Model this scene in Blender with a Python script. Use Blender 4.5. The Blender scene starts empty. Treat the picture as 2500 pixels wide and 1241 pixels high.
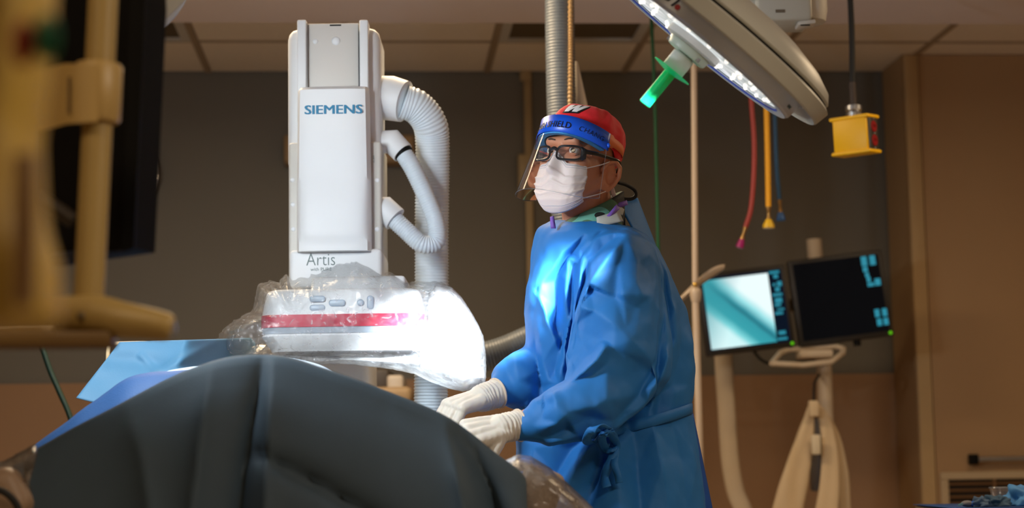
import bpy, bmesh, math, random
import numpy as np
from mathutils import Vector, Matrix, noise

random.seed(7)
R = math.radians
SC = bpy.context.scene
COL = SC.collection

# ------------------------------------------------------------------ camera
FPX, HC = 4400.0, 0.92
PITCH, ROLL = math.atan((1150 - 620.5) / FPX), 0.016
fwd = Vector((0, math.cos(PITCH), math.sin(PITCH)))
rt0, up0 = Vector((1, 0, 0)), Vector((0, -math.sin(PITCH), math.cos(PITCH)))
CR = rt0 * math.cos(ROLL) - up0 * math.sin(ROLL)
CU = rt0 * math.sin(ROLL) + up0 * math.cos(ROLL)
CAM = Vector((0, 0, HC))
cd = bpy.data.cameras.new('camera')
cam = bpy.data.objects.new('camera', cd)
COL.objects.link(cam)
m3 = Matrix((CR, CU, -fwd)).transposed()
cam.matrix_world = Matrix.Translation(CAM) @ m3.to_4x4()
cd.sensor_width = 36.0
cd.lens = FPX / 2500 * 36.0
cd.clip_start = 0.05
cd.dof.use_dof = True
cd.dof.focus_distance = 4.22
cd.dof.aperture_fstop = 2.6
SC.camera = cam

# ------------------------------------------------------------------ world, exposure
w = bpy.data.worlds.new('world'); SC.world = w; w.use_nodes = True
w.node_tree.nodes['Background'].inputs[0].default_value = (0.9, 0.75, 0.6, 1)
w.node_tree.nodes['Background'].inputs[1].default_value = 0.02
SC.view_settings.view_transform = 'Standard'
SC.view_settings.look = 'None'
SC.view_settings.gamma = 1.0
SC.view_settings.use_curve_mapping = False
SC.view_settings.exposure = 0.0
SC.cycles.use_denoising = True
SC.cycles.max_bounces = 8
SC.cycles.transparent_max_bounces = 24
SC.cycles.caustics_reflective = False
SC.cycles.caustics_refractive = False
SC.cycles.sample_clamp_indirect = 6.0

WARM = (1.0, 0.77, 0.50)
COOL = (0.86, 0.94, 1.0)
POWER_ROOM = 30.0        # each added warm ceiling panel, watts
POWER_LAMP = 240.0       # right surgical lamp
POWER_LAMP_L = 9.2      # left surgical lamp

# ------------------------------------------------------------------ geometry helpers
def P(x, y, Y):
    """world point on the viewing ray of photo pixel (x, y) at world depth Y"""
    ray = fwd * FPX + CR * (x - 1250) + CU * (620.5 - y)
    return CAM + ray * (Y / ray.y)
def mpp(Y): return Y / 4368.0
def proj(V):
    D = V - np.array(CAM)
    a = D @ np.array(CR); b = D @ np.array(CU); c = D @ np.array(fwd)
    return 1250 + FPX * a / c, 620.5 - FPX * b / c

def lin(c):
    return tuple(((v / 255) / 12.92) if v / 255 <= 0.04045 else (((v / 255) + 0.055) / 1.055) ** 2.4 for v in c)

class MB:
    def __init__(s): s.v = []; s.f = []
    def add(s, v, f):
        o = len(s.v); s.v += [tuple(p) for p in v]; s.f += [tuple(i + o for i in q) for q in f]; return s
    def box(s, c, size, rot=None, bev=0.0, seg=2):
        bm = bmesh.new(); bmesh.ops.create_cube(bm, size=1.0)
        for v in bm.verts: v.co = Vector((v.co.x * size[0], v.co.y * size[1], v.co.z * size[2]))
        if bev > 0: bmesh.ops.bevel(bm, geom=list(bm.edges), offset=bev, segments=seg, profile=0.5, affect='EDGES')
        bm.verts.index_update()
        rot = rot or Matrix.Identity(3)
        s.add([Vector(c) + rot @ v.co for v in bm.verts], [[v.index for v in f.verts] for f in bm.faces]); bm.free(); return s
    def lathe(s, prof, org, axis, n=32, ref=None):
        """prof: list of (r, h); h runs along axis"""
        ax = Vector(axis).normalized()
        a = Vector(ref) if ref else (Vector((1, 0, 0)) if abs(ax.x) < 0.9 else Vector((0, 1, 0)))
        a = (a - ax * a.dot(ax)).normalized(); b = ax.cross(a)
        V = []; F = []; rows = []
        for r, h in prof:
            if r < 1e-6: rows.append([len(V)]); V.append(Vector(org) + ax * h)
            else:
                rows.append(list(range(len(V), len(V) + n)))
                for k in range(n):
                    t = 2 * math.pi * k / n
                    V.append(Vector(org) + ax * h + (a * math.cos(t) + b * math.sin(t)) * r)
        for i in range(len(rows) - 1):
            p, q = rows[i], rows[i + 1]
            for k in range(n):
                k2 = (k + 1) % n
                if len(p) == 1 and len(q) == 1: continue
                if len(p) == 1: F.append((p[0], q[k2], q[k]))
                elif len(q) == 1: F.append((p[k], p[k2], q[0]))
                else: F.append((p[k], p[k2], q[k2], q[k]))
        return s.add(V, F)
    def tube(s, pts, rad, n=12, caps=True, flat=1.0, upv=None):
        pts = [Vector(p) for p in pts]
        rads = rad if hasattr(rad, '__len__') else [rad] * len(pts)
        V = []; F = []
        T = []
        for i in range(len(pts)):
            t = (pts[min(i + 1, len(pts) - 1)] - pts[max(i - 1, 0)]); T.append(t.normalized() if t.length > 0 else Vector((0, 0, 1)))
        nrm = Vector(upv) if upv else (Vector((0, 0, 1)) if abs(T[0].z) < 0.9 else Vector((0, 1, 0)))
        nrm = (nrm - T[0] * nrm.dot(T[0])).normalized()
        for i, p in enumerate(pts):
            nrm = (nrm - T[i] * nrm.dot(T[i])).normalized(); b = T[i].cross(nrm)
            for k in range(n):
                t = 2 * math.pi * k / n
                V.append(p + (nrm * math.cos(t) * flat + b * math.sin(t)) * rads[i])
        for i in range(len(pts) - 1):
            for k in range(n):
                k2 = (k + 1) % n
                F.append((i * n + k, i * n + k2, (i + 1) * n + k2, (i + 1) * n + k))
        if caps:
            F.append(tuple(reversed(range(n)))); F.append(tuple(range((len(pts) - 1) * n, len(pts) * n)))
        return s.add(V, F)
    def ball(s, c, rad, rot=None, nu=20, nv=12):
        r = rad if hasattr(rad, '__len__') else (rad,) * 3
        rot = rot or Matrix.Identity(3); V = [Vector(c) + rot @ Vector((0, 0, r[2]))]; F = []
        for j in range(1, nv):
            ph = math.pi * j / nv
            for k in range(nu):
                t = 2 * math.pi * k / nu
                V.append(Vector(c) + rot @ Vector((r[0] * math.sin(ph) * math.cos(t), r[1] * math.sin(ph) * math.sin(t), r[2] * math.cos(ph))))
        V.append(Vector(c) + rot @ Vector((0, 0, -r[2])))
        for k in range(nu): F.append((0, 1 + k, 1 + (k + 1) % nu))
        for j in range(nv - 2):
            for k in range(nu):
                a = 1 + j * nu; F.append((a + k, a + nu + k, a + nu + (k + 1) % nu, a + (k + 1) % nu))
        L = len(V) - 1; a = 1 + (nv - 2) * nu
        for k in range(nu): F.append((a + k, L, a + (k + 1) % nu))
        return s.add(V, F)
    def capsule(s, p0, p1, r0, r1, n=14):
        p0, p1 = Vector(p0), Vector(p1); L = (p1 - p0).length
        if L < 1e-6: return s.ball(p0, r0)
        prof = [(0, -r0)] + [(r0 * math.cos(a), r0 * math.sin(a)) for a in (R(-60), R(-30), 0)]
        prof += [(r1 * math.cos(a), L + r1 * math.sin(a)) for a in (0, R(30), R(60))] + [(0, L + r1)]
        return s.lathe(prof, p0, p1 - p0, n)
    def grid(s, G, closed_u=False):
        """G: rows of points"""
        nr, nc = len(G), len(G[0]); V = [p for row in G for p in row]; F = []
        for i in range(nr - 1):
            for j in range(nc if closed_u else nc - 1):
                j2 = (j + 1) % nc
                F.append((i * nc + j, i * nc + j2, (i + 1) * nc + j2, (i + 1) * nc + j))
        return s.add(V, F)
    def prism(s, poly, o, ex, ey, depth):
        """2-D polygon in the plane (ex, ey) at o, extruded by vector depth"""
        n = len(poly); o, ex, ey, d = Vector(o), Vector(ex), Vector(ey), Vector(depth)
        V = [o + ex * a + ey * b for a, b in poly]; V += [p + d for p in V]
        F = [tuple(range(n)), tuple(range(2 * n - 1, n - 1, -1))]
        for i in range(n): j = (i + 1) % n; F.append((i, i + n, j + n, j))
        return s.add(V, F)

def spline(pts, n):
    """Catmull-Rom through pts, n samples"""
    pts = [Vector(p) for p in pts]; out = []
    Q = [pts[0] * 2 - pts[1]] + pts + [pts[-1] * 2 - pts[-2]]
    m = len(pts) - 1
    for k in range(n):
        t = k / (n - 1) * m; i = min(int(t), m - 1); u = t - i
        a, b, c, d = Q[i], Q[i + 1], Q[i + 2], Q[i + 3]
        out.append(0.5 * ((2 * b) + (c - a) * u + (2 * a - 5 * b + 4 * c - d) * u * u + (3 * b - a - 3 * c + d) * u ** 3))
    return out
def interp(tab, x):
    xs = [t[0] for t in tab]; return [float(np.interp(x, xs, [t[k] for t in tab])) for k in range(1, len(tab[0]))]

def thing(name, label, cat, loc, group=None):
    o = bpy.data.objects.new(name, None); COL.objects.link(o); o.location = loc
    o.empty_display_size = 0.05
    o['label'] = label; o['category'] = cat
    if group: o['group'] = group
    return o
WLOC = {}
def wloc(o):
    l = Vector(o.location)
    return l if o.parent is None else l + wloc(o.parent)
def fix_normals(me):
    bm = bmesh.new(); bm.from_mesh(me); bmesh.ops.recalc_face_normals(bm, faces=bm.faces); bm.to_mesh(me); bm.free()
def obj(name, mb, mat, parent=None, label=None, cat=None, group=None, kind=None, smooth=True, ang=40, solid=0, origin=None, recalc=True):
    V = [Vector(p) for p in mb.v]
    if parent is not None: org = wloc(parent)
    elif origin is not None: org = Vector(origin)
    else:
        xs = [p.x for p in V]; ys = [p.y for p in V]; zs = [p.z for p in V]
        org = Vector(((min(xs) + max(xs)) / 2, (min(ys) + max(ys)) / 2, min(zs)))
    me = bpy.data.meshes.new(name)
    me.from_pydata([p - org for p in V], [], mb.f)
    me.validate(); me.update()
    if recalc: fix_normals(me)
    if smooth:
        me.shade_smooth()
        if ang < 180: me.set_sharp_from_angle(angle=R(ang))
    if mat is not None: me.materials.append(mat)
    o = bpy.data.objects.new(name, me); COL.objects.link(o)
    if parent is not None: o.parent = parent
    else: o.location = org
    if label: o['label'] = label
    if cat: o['category'] = cat
    if group: o['group'] = group
    if kind: o['kind'] = kind
    if solid:
        md = o.modifiers.new('thickness', 'SOLIDIFY'); md.thickness = solid; md.offset = 0
    return o
def remesh(mb, voxel, smooth_it=4, fac=0.5):
    me = bpy.data.meshes.new('tmp'); me.from_pydata(mb.v, [], mb.f); fix_normals(me)
    o = bpy.data.objects.new('tmp', me); COL.objects.link(o)
    md = o.modifiers.new('r', 'REMESH'); md.mode = 'VOXEL'; md.voxel_size = voxel
    if smooth_it:
        sm = o.modifiers.new('s', 'SMOOTH'); sm.iterations = smooth_it; sm.factor = fac
    dg = bpy.context.evaluated_depsgraph_get(); ev = o.evaluated_get(dg)
    m2 = bpy.data.meshes.new_from_object(ev)
    n = len(m2.vertices); V = np.empty(n * 3); m2.vertices.foreach_get('co', V); V = V.reshape(-1, 3)
    N = np.empty(n * 3); m2.vertices.foreach_get('normal', N); N = N.reshape(-1, 3)
    F = [tuple(p.vertices) for p in m2.polygons]
    bpy.data.objects.remove(o); bpy.data.meshes.remove(me); bpy.data.meshes.remove(m2)
    return V, N, F
def vnormals(V, F):
    me = bpy.data.meshes.new('tmp'); me.from_pydata(V.tolist(), [], F); me.update()
    N = np.empty(len(V) * 3); me.vertices.foreach_get('normal', N); bpy.data.meshes.remove(me)
    return N.reshape(-1, 3)
def asmb(V, F):
    b = MB(); b.v = [tuple(p) for p in V]; b.f = list(F); return b
def text_mb(body, size, fn, extr=0.0006, bold=0.0, align='LEFT', shear=0.0, space=1.0):
    """flat lettering; fn maps local (x, y, z) to a world point"""
    c = bpy.data.curves.new('t', 'FONT'); c.body = body; c.size = size; c.extrude = extr; c.offset = bold; c.align_x = align
    c.shear = shear; c.space_character = space; c.resolution_u = 3
    o = bpy.data.objects.new('t', c); COL.objects.link(o)
    dg = bpy.context.evaluated_depsgraph_get(); me = bpy.data.meshes.new_from_object(o.evaluated_get(dg))
    b = MB(); b.add([fn(v.co.x, v.co.y, v.co.z) for v in me.vertices], [tuple(p.vertices) for p in me.polygons])
    bpy.data.objects.remove(o); bpy.data.curves.remove(c); bpy.data.meshes.remove(me)
    return b
def ridged(p, f, st=(1, 1, 1), oct=3):
    q = Vector((p[0] * f * st[0], p[1] * f * st[1], p[2] * f * st[2])); a = 1.0; s = 0.0
    for _ in range(oct):
        s += a * (1 - abs(noise.noise(q))); q = q * 2.03 + Vector((3.1, 1.7, 9.2)); a *= 0.5
    return s
def crumple(p, f, st=(1, 1, 1)):
    q = Vector((p[0] * f * st[0], p[1] * f * st[1], p[2] * f * st[2]))
    return noise.voronoi(q)[0][0]

# ------------------------------------------------------------------ materials
MATS = {}
def M(name, col, rough=0.5, metal=0.0, var=0.06, scale=14.0, bump=0.0, bscale=150.0, emit=None, estr=0.0, coat=0.0, sss=0.0, trans=0.0, spec=0.5, sheen=0.0):
    if name in MATS: return MATS[name]
    m = bpy.data.materials.new(name); m.use_nodes = True; nt = m.node_tree; b = nt.nodes['Principled BSDF']
    c = lin(col)
    tc = nt.nodes.new('ShaderNodeTexCoord'); nz = nt.nodes.new('ShaderNodeTexNoise'); nz.inputs['Scale'].default_value = scale
    nz.inputs['Detail'].default_value = 4
    nt.links.new(tc.outputs['Object'], nz.inputs['Vector'])
    mx = nt.nodes.new('ShaderNodeMix'); mx.data_type = 'RGBA'
    mx.inputs[6].default_value = tuple(v * (1 - var) for v in c) + (1,)
    mx.inputs[7].default_value = tuple(min(1, v * (1 + var)) for v in c) + (1,)
    nt.links.new(nz.outputs['Fac'], mx.inputs[0]); nt.links.new(mx.outputs[2], b.inputs['Base Color'])
    b.inputs['Roughness'].default_value = rough; b.inputs['Metallic'].default_value = metal
    b.inputs['Coat Weight'].default_value = coat; b.inputs['Specular IOR Level'].default_value = spec
    b.inputs['Sheen Weight'].default_value = sheen
    if sss: b.inputs['Subsurface Weight'].default_value = sss; b.inputs['Subsurface Radius'].default_value = (0.01, 0.004, 0.002)
    if trans: b.inputs['Transmission Weight'].default_value = trans
    if bump:
        n2 = nt.nodes.new('ShaderNodeTexNoise'); n2.inputs['Scale'].default_value = bscale; n2.inputs['Detail'].default_value = 3
        nt.links.new(tc.outputs['Object'], n2.inputs['Vector'])
        bp = nt.nodes.new('ShaderNodeBump'); bp.inputs['Strength'].default_value = bump; bp.inputs['Distance'].default_value = 0.002
        nt.links.new(n2.outputs['Fac'], bp.inputs['Height']); nt.links.new(bp.outputs[0], b.inputs['Normal'])
    if emit:
        b.inputs['Emission Color'].default_value = lin(emit) + (1,); b.inputs['Emission Strength'].default_value = estr
    MATS[name] = m; return m
def film(name, col, opac=0.2, rough=0.15, bscale=40.0, bump=0.4, patch=0.0, gloss=1.0, streak=False):
    """thin clear plastic: transparent with a milky, glossy coat"""
    if name in MATS: return MATS[name]
    m = bpy.data.materials.new(name); m.use_nodes = True; nt = m.node_tree; nt.nodes.remove(nt.nodes['Principled BSDF'])
    out = nt.nodes['Material Output']
    tc = nt.nodes.new('ShaderNodeTexCoord')
    nz = nt.nodes.new('ShaderNodeTexNoise'); nz.inputs['Scale'].default_value = bscale; nz.inputs['Detail'].default_value = 5; nz.inputs['Distortion'].default_value = 1.2
    nt.links.new(tc.outputs['Object'], nz.inputs['Vector'])
    bp = nt.nodes.new('ShaderNodeBump'); bp.inputs['Strength'].default_value = bump; bp.inputs['Distance'].default_value = 0.004
    nt.links.new(nz.outputs['Fac'], bp.inputs['Height'])
    if streak:
        ds = nt.nodes.new('ShaderNodeVectorMath'); ds.operation = 'MULTIPLY_ADD'; ds.inputs[1].default_value = (0.05,) * 3
        n3 = nt.nodes.new('ShaderNodeTexNoise'); n3.inputs['Scale'].default_value = 9; n3.inputs['Detail'].default_value = 3
        nt.links.new(tc.outputs['Object'], n3.inputs['Vector']); nt.links.new(n3.outputs['Color'], ds.inputs[0]); nt.links.new(tc.outputs['Object'], ds.inputs[2])
        vo = nt.nodes.new('ShaderNodeTexVoronoi'); vo.feature = 'DISTANCE_TO_EDGE'; vo.inputs['Scale'].default_value = 24
        nt.links.new(ds.outputs[0], vo.inputs['Vector'])
        ln = nt.nodes.new('ShaderNodeMapRange'); ln.inputs[1].default_value = 0.0; ln.inputs[2].default_value = 0.06; ln.inputs[3].default_value = 1.0; ln.inputs[4].default_value = 0.0
        nt.links.new(vo.outputs['Distance'], ln.inputs[0])
        gt = nt.nodes.new('ShaderNodeMath'); gt.operation = 'MULTIPLY'; nt.links.new(ln.outputs[0], gt.inputs[0])
        g2 = nt.nodes.new('ShaderNodeMapRange'); g2.inputs[1].default_value = 0.5; g2.inputs[2].default_value = 0.62; nt.links.new(nz.outputs['Fac'], g2.inputs[0]); nt.links.new(g2.outputs[0], gt.inputs[1])
        ad = nt.nodes.new('ShaderNodeMath'); ad.operation = 'MULTIPLY_ADD'; ad.inputs[1].default_value = 0.6
        nt.links.new(gt.outputs[0], ad.inputs[0]); nt.links.new(nz.outputs['Fac'], ad.inputs[2]); nt.links.new(ad.outputs[0], bp.inputs['Height'])
    tr = nt.nodes.new('ShaderNodeBsdfTransparent'); tr.inputs[0].default_value = (0.97, 0.98, 0.98, 1)
    df = nt.nodes.new('ShaderNodeBsdfDiffuse'); df.inputs[0].default_value = lin(col) + (1,); nt.links.new(bp.outputs[0], df.inputs['Normal'])
    tl = nt.nodes.new('ShaderNodeBsdfTranslucent'); tl.inputs[0].default_value = lin(col) + (1,)
    md = nt.nodes.new('ShaderNodeMixShader'); md.inputs[0].default_value = 0.5
    nt.links.new(df.outputs[0], md.inputs[1]); nt.links.new(tl.outputs[0], md.inputs[2])
    gl = nt.nodes.new('ShaderNodeBsdfGlossy'); gl.inputs['Roughness'].default_value = rough; nt.links.new(bp.outputs[0], gl.inputs['Normal'])
    fr = nt.nodes.new('ShaderNodeFresnel'); fr.inputs[0].default_value = 1.45; nt.links.new(bp.outputs[0], fr.inputs['Normal'])
    m1 = nt.nodes.new('ShaderNodeMixShader'); nt.links.new(tr.outputs[0], m1.inputs[1]); nt.links.new(md.outputs[0], m1.inputs[2])
    if patch:
        mr = nt.nodes.new('ShaderNodeMapRange'); mr.inputs[1].default_value = 0.35; mr.inputs[2].default_value = 0.75
        mr.inputs[3].default_value = max(0, opac - patch); mr.inputs[4].default_value = opac + patch
        nt.links.new(nz.outputs['Fac'], mr.inputs[0]); nt.links.new(mr.outputs[0], m1.inputs[0])
        if streak:
            a2 = nt.nodes.new('ShaderNodeMath'); a2.operation = 'MULTIPLY_ADD'; a2.inputs[1].default_value = 0.45; a2.use_clamp = True
            nt.links.new(gt.outputs[0], a2.inputs[0]); nt.links.new(mr.outputs[0], a2.inputs[2]); nt.links.new(a2.outputs[0], m1.inputs[0])
    else: m1.inputs[0].default_value = opac
    mu = nt.nodes.new('ShaderNodeMath'); mu.operation = 'MULTIPLY'; mu.inputs[1].default_value = gloss; mu.use_clamp = True
    nt.links.new(fr.outputs[0], mu.inputs[0])
    m2 = nt.nodes.new('ShaderNodeMixShader'); nt.links.new(mu.outputs[0], m2.inputs[0])
    nt.links.new(m1.outputs[0], m2.inputs[1]); nt.links.new(gl.outputs[0], m2.inputs[2])
    nt.links.new(m2.outputs[0], out.inputs['Surface'])
    MATS[name] = m; return m
def camo(name):
    m = bpy.data.materials.new(name); m.use_nodes = True; nt = m.node_tree; b = nt.nodes['Principled BSDF']
    tc = nt.nodes.new('ShaderNodeTexCoord'); nz = nt.nodes.new('ShaderNodeTexNoise'); nz.inputs['Scale'].default_value = 13; nz.inputs['Detail'].default_value = 0.5
    mp = nt.nodes.new('ShaderNodeMapping'); mp.inputs['Location'].default_value = (0.32, 0.1, 0.0)
    nt.links.new(tc.outputs['Object'], mp.inputs[0]); nt.links.new(mp.outputs[0], nz.inputs['Vector'])
    r = nt.nodes.new('ShaderNodeValToRGB'); r.color_ramp.interpolation = 'CONSTANT'
    for k, (p, c) in enumerate([(0, (22, 24, 24)), (0.44, (74, 112, 84)), (0.59, (104, 170, 152)), (0.68, (24, 26, 26))]):
        e = r.color_ramp.elements[k] if k < 2 else r.color_ramp.elements.new(p)
        e.position = p; e.color = lin(c) + (1,)
    nt.links.new(nz.outputs['Fac'], r.inputs[0]); nt.links.new(r.outputs[0], b.inputs['Base Color']); b.inputs['Roughness'].default_value = 0.7
    return m

white = M('white_enamel', (228, 230, 232), 0.5, var=0.02, spec=0.35)
white_w = M('warm_white_plastic', (222, 214, 200), 0.4, var=0.03)
offw = M('off_white_panel', (206, 202, 194), 0.45, var=0.03)
steel = M('brushed_steel', (170, 172, 176), 0.3, metal=0.9)
silver = M('silver_paint', (200, 208, 222), 0.3, metal=0.15, var=0.03)
beige_paint = M('beige_paint', (168, 152, 122), 0.4, var=0.04)
black = M('black_plastic', (12, 12, 12), 0.6, var=0.2, spec=0.15)
black_m = M('black_rubber', (20, 20, 21), 0.7, var=0.2)
hose_grey = M('grey_corrugated_vinyl', (214, 224, 232), 0.35, var=0.05)
brass = M('brass', (190, 150, 90), 0.3, metal=0.9)
teal_ink = M('teal_ink', (0, 118, 160), 0.5)
grey_ink = M('grey_green_ink', (88, 106, 104), 0.5)
navy_ink = M('navy_ink', (16, 24, 46), 0.5)
gown_m = M('blue_gown_fabric', (40, 120, 196), 0.6, var=0.05, scale=30, bump=0.12, bscale=700, spec=0.35)
gown_d = M('deep_blue_gown_fabric', (14, 84, 180), 0.55, var=0.06, scale=30, bump=0.12, bscale=700)
glove_m = M('white_latex', (226, 220, 208), 0.5, var=0.03, sss=0.08)
# ------------------------------------------------------------------ room shell
YAW = R(4.2)                                   # the room is turned a little against the view
rx, ry = Vector((math.cos(YAW), math.sin(YAW), 0)), Vector((-math.sin(YAW), math.cos(YAW), 0))
RM = Matrix((rx, ry, Vector((0, 0, 1)))).transposed()
def W3(a, b, c): return rx * a + ry * b + Vector((0, 0, c))
def rbox(mb, a0, a1, b0, b1, c0, c1, bev=0.0):
    return mb.box(W3((a0 + a1) / 2, (b0 + b1) / 2, (c0 + c1) / 2), (a1 - a0, b1 - b0, c1 - c0), RM, bev)
def struct(name, mb, mat, parent=None, smooth=False, **k):
    return obj(name, mb, mat, parent, kind='structure' if parent is None else None, smooth=smooth, **k)
WB, ZC, ZS = 7.8, 2.67, 2.545
wall_dark = M('olive_grey_wall', (118, 115, 108), 0.75, var=0.05, scale=3, bump=0.15, bscale=220)
wall_tan = M('tan_wall', (162, 128, 98), 0.7, var=0.05, scale=3, bump=0.15, bscale=220)
closet_m = M('brown_wall', (168, 138, 100), 0.6, var=0.05, scale=2, bump=0.1, bscale=200)
tile_m = M('ceiling_tile', (244, 232, 216), 0.9, var=0.05, scale=60, bump=0.4, bscale=300)
soffit_m = M('soffit_plaster', (238, 226, 228), 0.85, var=0.03, scale=3)
floor_m = M('vinyl_floor', (170, 156, 138), 0.45, var=0.1, scale=4)
struct('floor', rbox(MB(), -4.2, 4.2, -2.2, 9.0, -0.1, 0), floor_m)
struct('wall_back', rbox(MB(), -4.2, 4.2, WB, WB + 0.12, 0, 2.9), wall_dark)
zt = P(1250, 922, 7.75).z
wt = struct('wall_back_dado', rbox(MB(), -4.2, 4.2, WB - 0.02, WB - 0.001, 0, zt), wall_tan)
struct('wall_left', rbox(MB(), -4.3, -4.2, -2.2, WB + 0.1, 0, 2.9), closet_m)
struct('wall_right', rbox(MB(), 4.2, 4.3, -2.2, WB + 0.1, 0, 2.9), closet_m)
struct('wall_front', rbox(MB(), -4.2, 4.2, -2.3, -2.2, 0, 2.9), closet_m)
struct('baseboard_back', rbox(MB(), -4.2, 1.4, WB - 0.035, WB - 0.021, 0, 0.1), M('dark_baseboard', (70, 60, 50), 0.6))
# suspended ceiling at the back, lower plaster soffit in front of it
ce = struct('ceiling', rbox(MB(), -4.2, 4.2, 6.2, WB + 0.1, ZC + 0.012, ZC + 0.06), M('ceiling_void', (90, 80, 68), 0.9))
SB = 6.42
so = struct('ceiling_soffit', rbox(MB(), -4.2, 4.2, -2.2, SB, ZS, ZC + 0.2), soffit_m)
a_ref = P(1222, 50, 6.9).x * math.cos(YAW) + P(1222, 50, 6.9).y * math.sin(YAW)
rows = [(6.2, 6.62), (6.62, 7.23), (7.23, WB - 0.002)]
gridm = M('ceiling_grid', (168, 148, 122), 0.6)
gb = MB()
for k in range(-6, 7):
    a0 = a_ref + 0.61 * k
    rbox(gb, a0 - 0.014, a0 + 0.014, 6.2, WB - 0.002, ZC - 0.001, ZC + 0.011)
for b0, b1 in rows[1:]: rbox(gb, -4.19, 4.19, b0 - 0.013, b0 + 0.013, ZC - 0.0005, ZC + 0.0115)
struct('grid_bar', gb, gridm, ce)
for k in range(-6, 6):
    for j, (b0, b1) in enumerate(rows):
        a0, a1 = a_ref + 0.61 * k, a_ref + 0.61 * (k + 1)
        segs = [(a0, a1)]
        for i, (s0, s1) in enumerate(segs):
            vent = (j == 1 and k in (0, -3))
            if vent:
                fr = MB()
                for q in ((s0 + .013, s1 - .013, b0 + .013, b0 + .05), (s0 + .013, s1 - .013, b1 - .05, b1 - .013), (s0 + .013, s0 + .05, b0 + .05, b1 - .05), (s1 - .05, s1 - .013, b0 + .05, b1 - .05)):
                    rbox(fr, *q, ZC - 0.004, ZC + 0.01)
                v = struct('vent_panel', fr, offw, ce)
                rbb = MB(); rbox(rbb, s0 + .05, s1 - .05, b0 + .05, b1 - .05, ZC + 0.006, ZC + 0.011)
                struct('vent_grille', rbb, M('vent_dark', (98, 84, 62), 0.8), v)
            else:
                struct('ceiling_tile', rbox(MB(), s0 + .015, s1 - .015, b0 + .014, b1 - .014, ZC + 0.002, ZC + 0.011, 0.003), tile_m, ce)
# boxed-out wall on the right with a door
cA = P(2222, 600, 7.6); ca = cA.dot(rx); cb = cA.dot(ry)
struct('wall_right_bay', rbox(MB(), ca, 4.19, cb, WB - 0.03, 0, ZC + 0.01), closet_m)
da = P(2262, 600, 7.58).dot(rx)
tb = MB(); rbox(tb, ca + 0.002, da, cb - 0.018, cb - 0.001, 0, ZC - 0.001, 0.004)
struct('trim_1', tb, M('door_trim', (186, 156, 112), 0.5, var=0.04))
dr = struct('door_1', rbox(MB(), da + 0.004, da + 0.95, cb - 0.012, cb - 0.001, 0.01, ZC - 0.001), M('brown_door', (172, 138, 100), 0.5, var=0.05, scale=3))
q0 = P(2385, 1122, 7.52); qa = q0.dot(rx); qz = q0.z
hb = MB(); hb.tube([W3(qa + 0.02, cb - 0.055, qz), W3(qa + 0.6, cb - 0.055, qz)], 0.011, 12)
obj('push_bar', hb, steel, dr)
hb = MB(); rbox(hb, qa - 0.012, qa + 0.022, cb - 0.06, cb - 0.012, qz - 0.022, qz + 0.022, 0.005); obj('bar_bracket', hb, black, dr)
# louvred grille in the door
g0 = P(2296, 1154, 7.58); g1 = P(2316, 1172, 7.58)
ga, gz = g0.dot(rx), g0.z; gi, giz = g1.dot(rx), g1.z
fm = M('grille_frame', (190, 168, 136), 0.5)
fb = MB(); rbox(fb, ga, ga + 0.55, cb - 0.03, cb - 0.012, giz, gz, 0.004); rbox(fb, ga, gi, cb - 0.03, cb - 0.012, gz - 0.55, giz, 0.004)
rbox(fb, ga + 0.55, ga + 0.59, cb - 0.03, cb - 0.012, gz - 0.55, gz, 0.004); rbox(fb, gi, ga + 0.55, cb - 0.03, cb - 0.012, gz - 0.55, gz - 0.52, 0.004)
gr = struct('vent_grille', fb, fm, dr)
bb = MB(); rbox(bb, gi, ga + 0.55, cb - 0.0135, cb - 0.0125, gz - 0.52, giz); obj('grille_backing', bb, M('grille_dark', (26, 20, 14), 0.8), gr)
bb = MB(); rbox(bb, gi + 0.19, gi + 0.2, cb - 0.031, cb - 0.014, gz - 0.52, giz); obj('grille_mullion', bb, M('grille_slat', (120, 88, 58), 0.5), gr)
for k in range(18):
    zz = giz - 0.012 - k * 0.027
    sb = MB(); sb.box(W3((gi + ga + 0.55) / 2, cb - 0.021, zz - 0.006), (ga + 0.55 - gi - 0.002, 0.013, 0.004), RM @ Matrix.Rotation(R(35), 3, 'X'))
    obj('slat', sb, MATS['grille_slat'], gr, smooth=False)
# unseen warm panels added in the front soffit to fill the room with light
def added_ceiling_panel(a, b, label, power, color=WARM):
    t = thing('added_ceiling_light', label, 'light', W3(a, b, ZS - 0.02), 'unseen panels added in the soffit')
    fb = MB()
    for q in ((a - .6, a + .6, b - .3, b - .27), (a - .6, a + .6, b + .27, b + .3), (a - .6, a - .57, b - .27, b + .27), (a + .57, a + .6, b - .27, b + .27)):
        rbox(fb, *q, ZS - 0.02, ZS - 0.0005)
    obj('frame', fb, offw, t, smooth=False)
    obj('diffuser', rbox(MB(), a - .57, a + .57, b - .27, b + .27, ZS - 0.012, ZS - 0.001), M('warm_diffuser', (255, 222, 176), 0.6, emit=(255, 214, 160), estr=1.5), t, smooth=False)
    l = bpy.data.lights.new('panel_light', 'AREA'); l.shape = 'RECTANGLE'; l.size = 1.1; l.size_y = 0.5; l.energy = power; l.color = color
    lo = bpy.data.objects.new('panel_light', l); COL.objects.link(lo); lo.parent = t; lo.location = (0, 0, -0.01)
    lo.rotation_euler = (0, 0, YAW)
added_ceiling_panel(2.5, 5.0, 'unseen warm ceiling panel added above the door side of the room', POWER_ROOM * 0.42)
added_ceiling_panel(-0.3, 5.2, 'unseen warm ceiling panel added above the surgeon', POWER_ROOM * 1.25)
added_ceiling_panel(-1.2, 1.2, 'unseen warm ceiling panel added above the foreground monitor', POWER_ROOM * 0.4)
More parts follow.
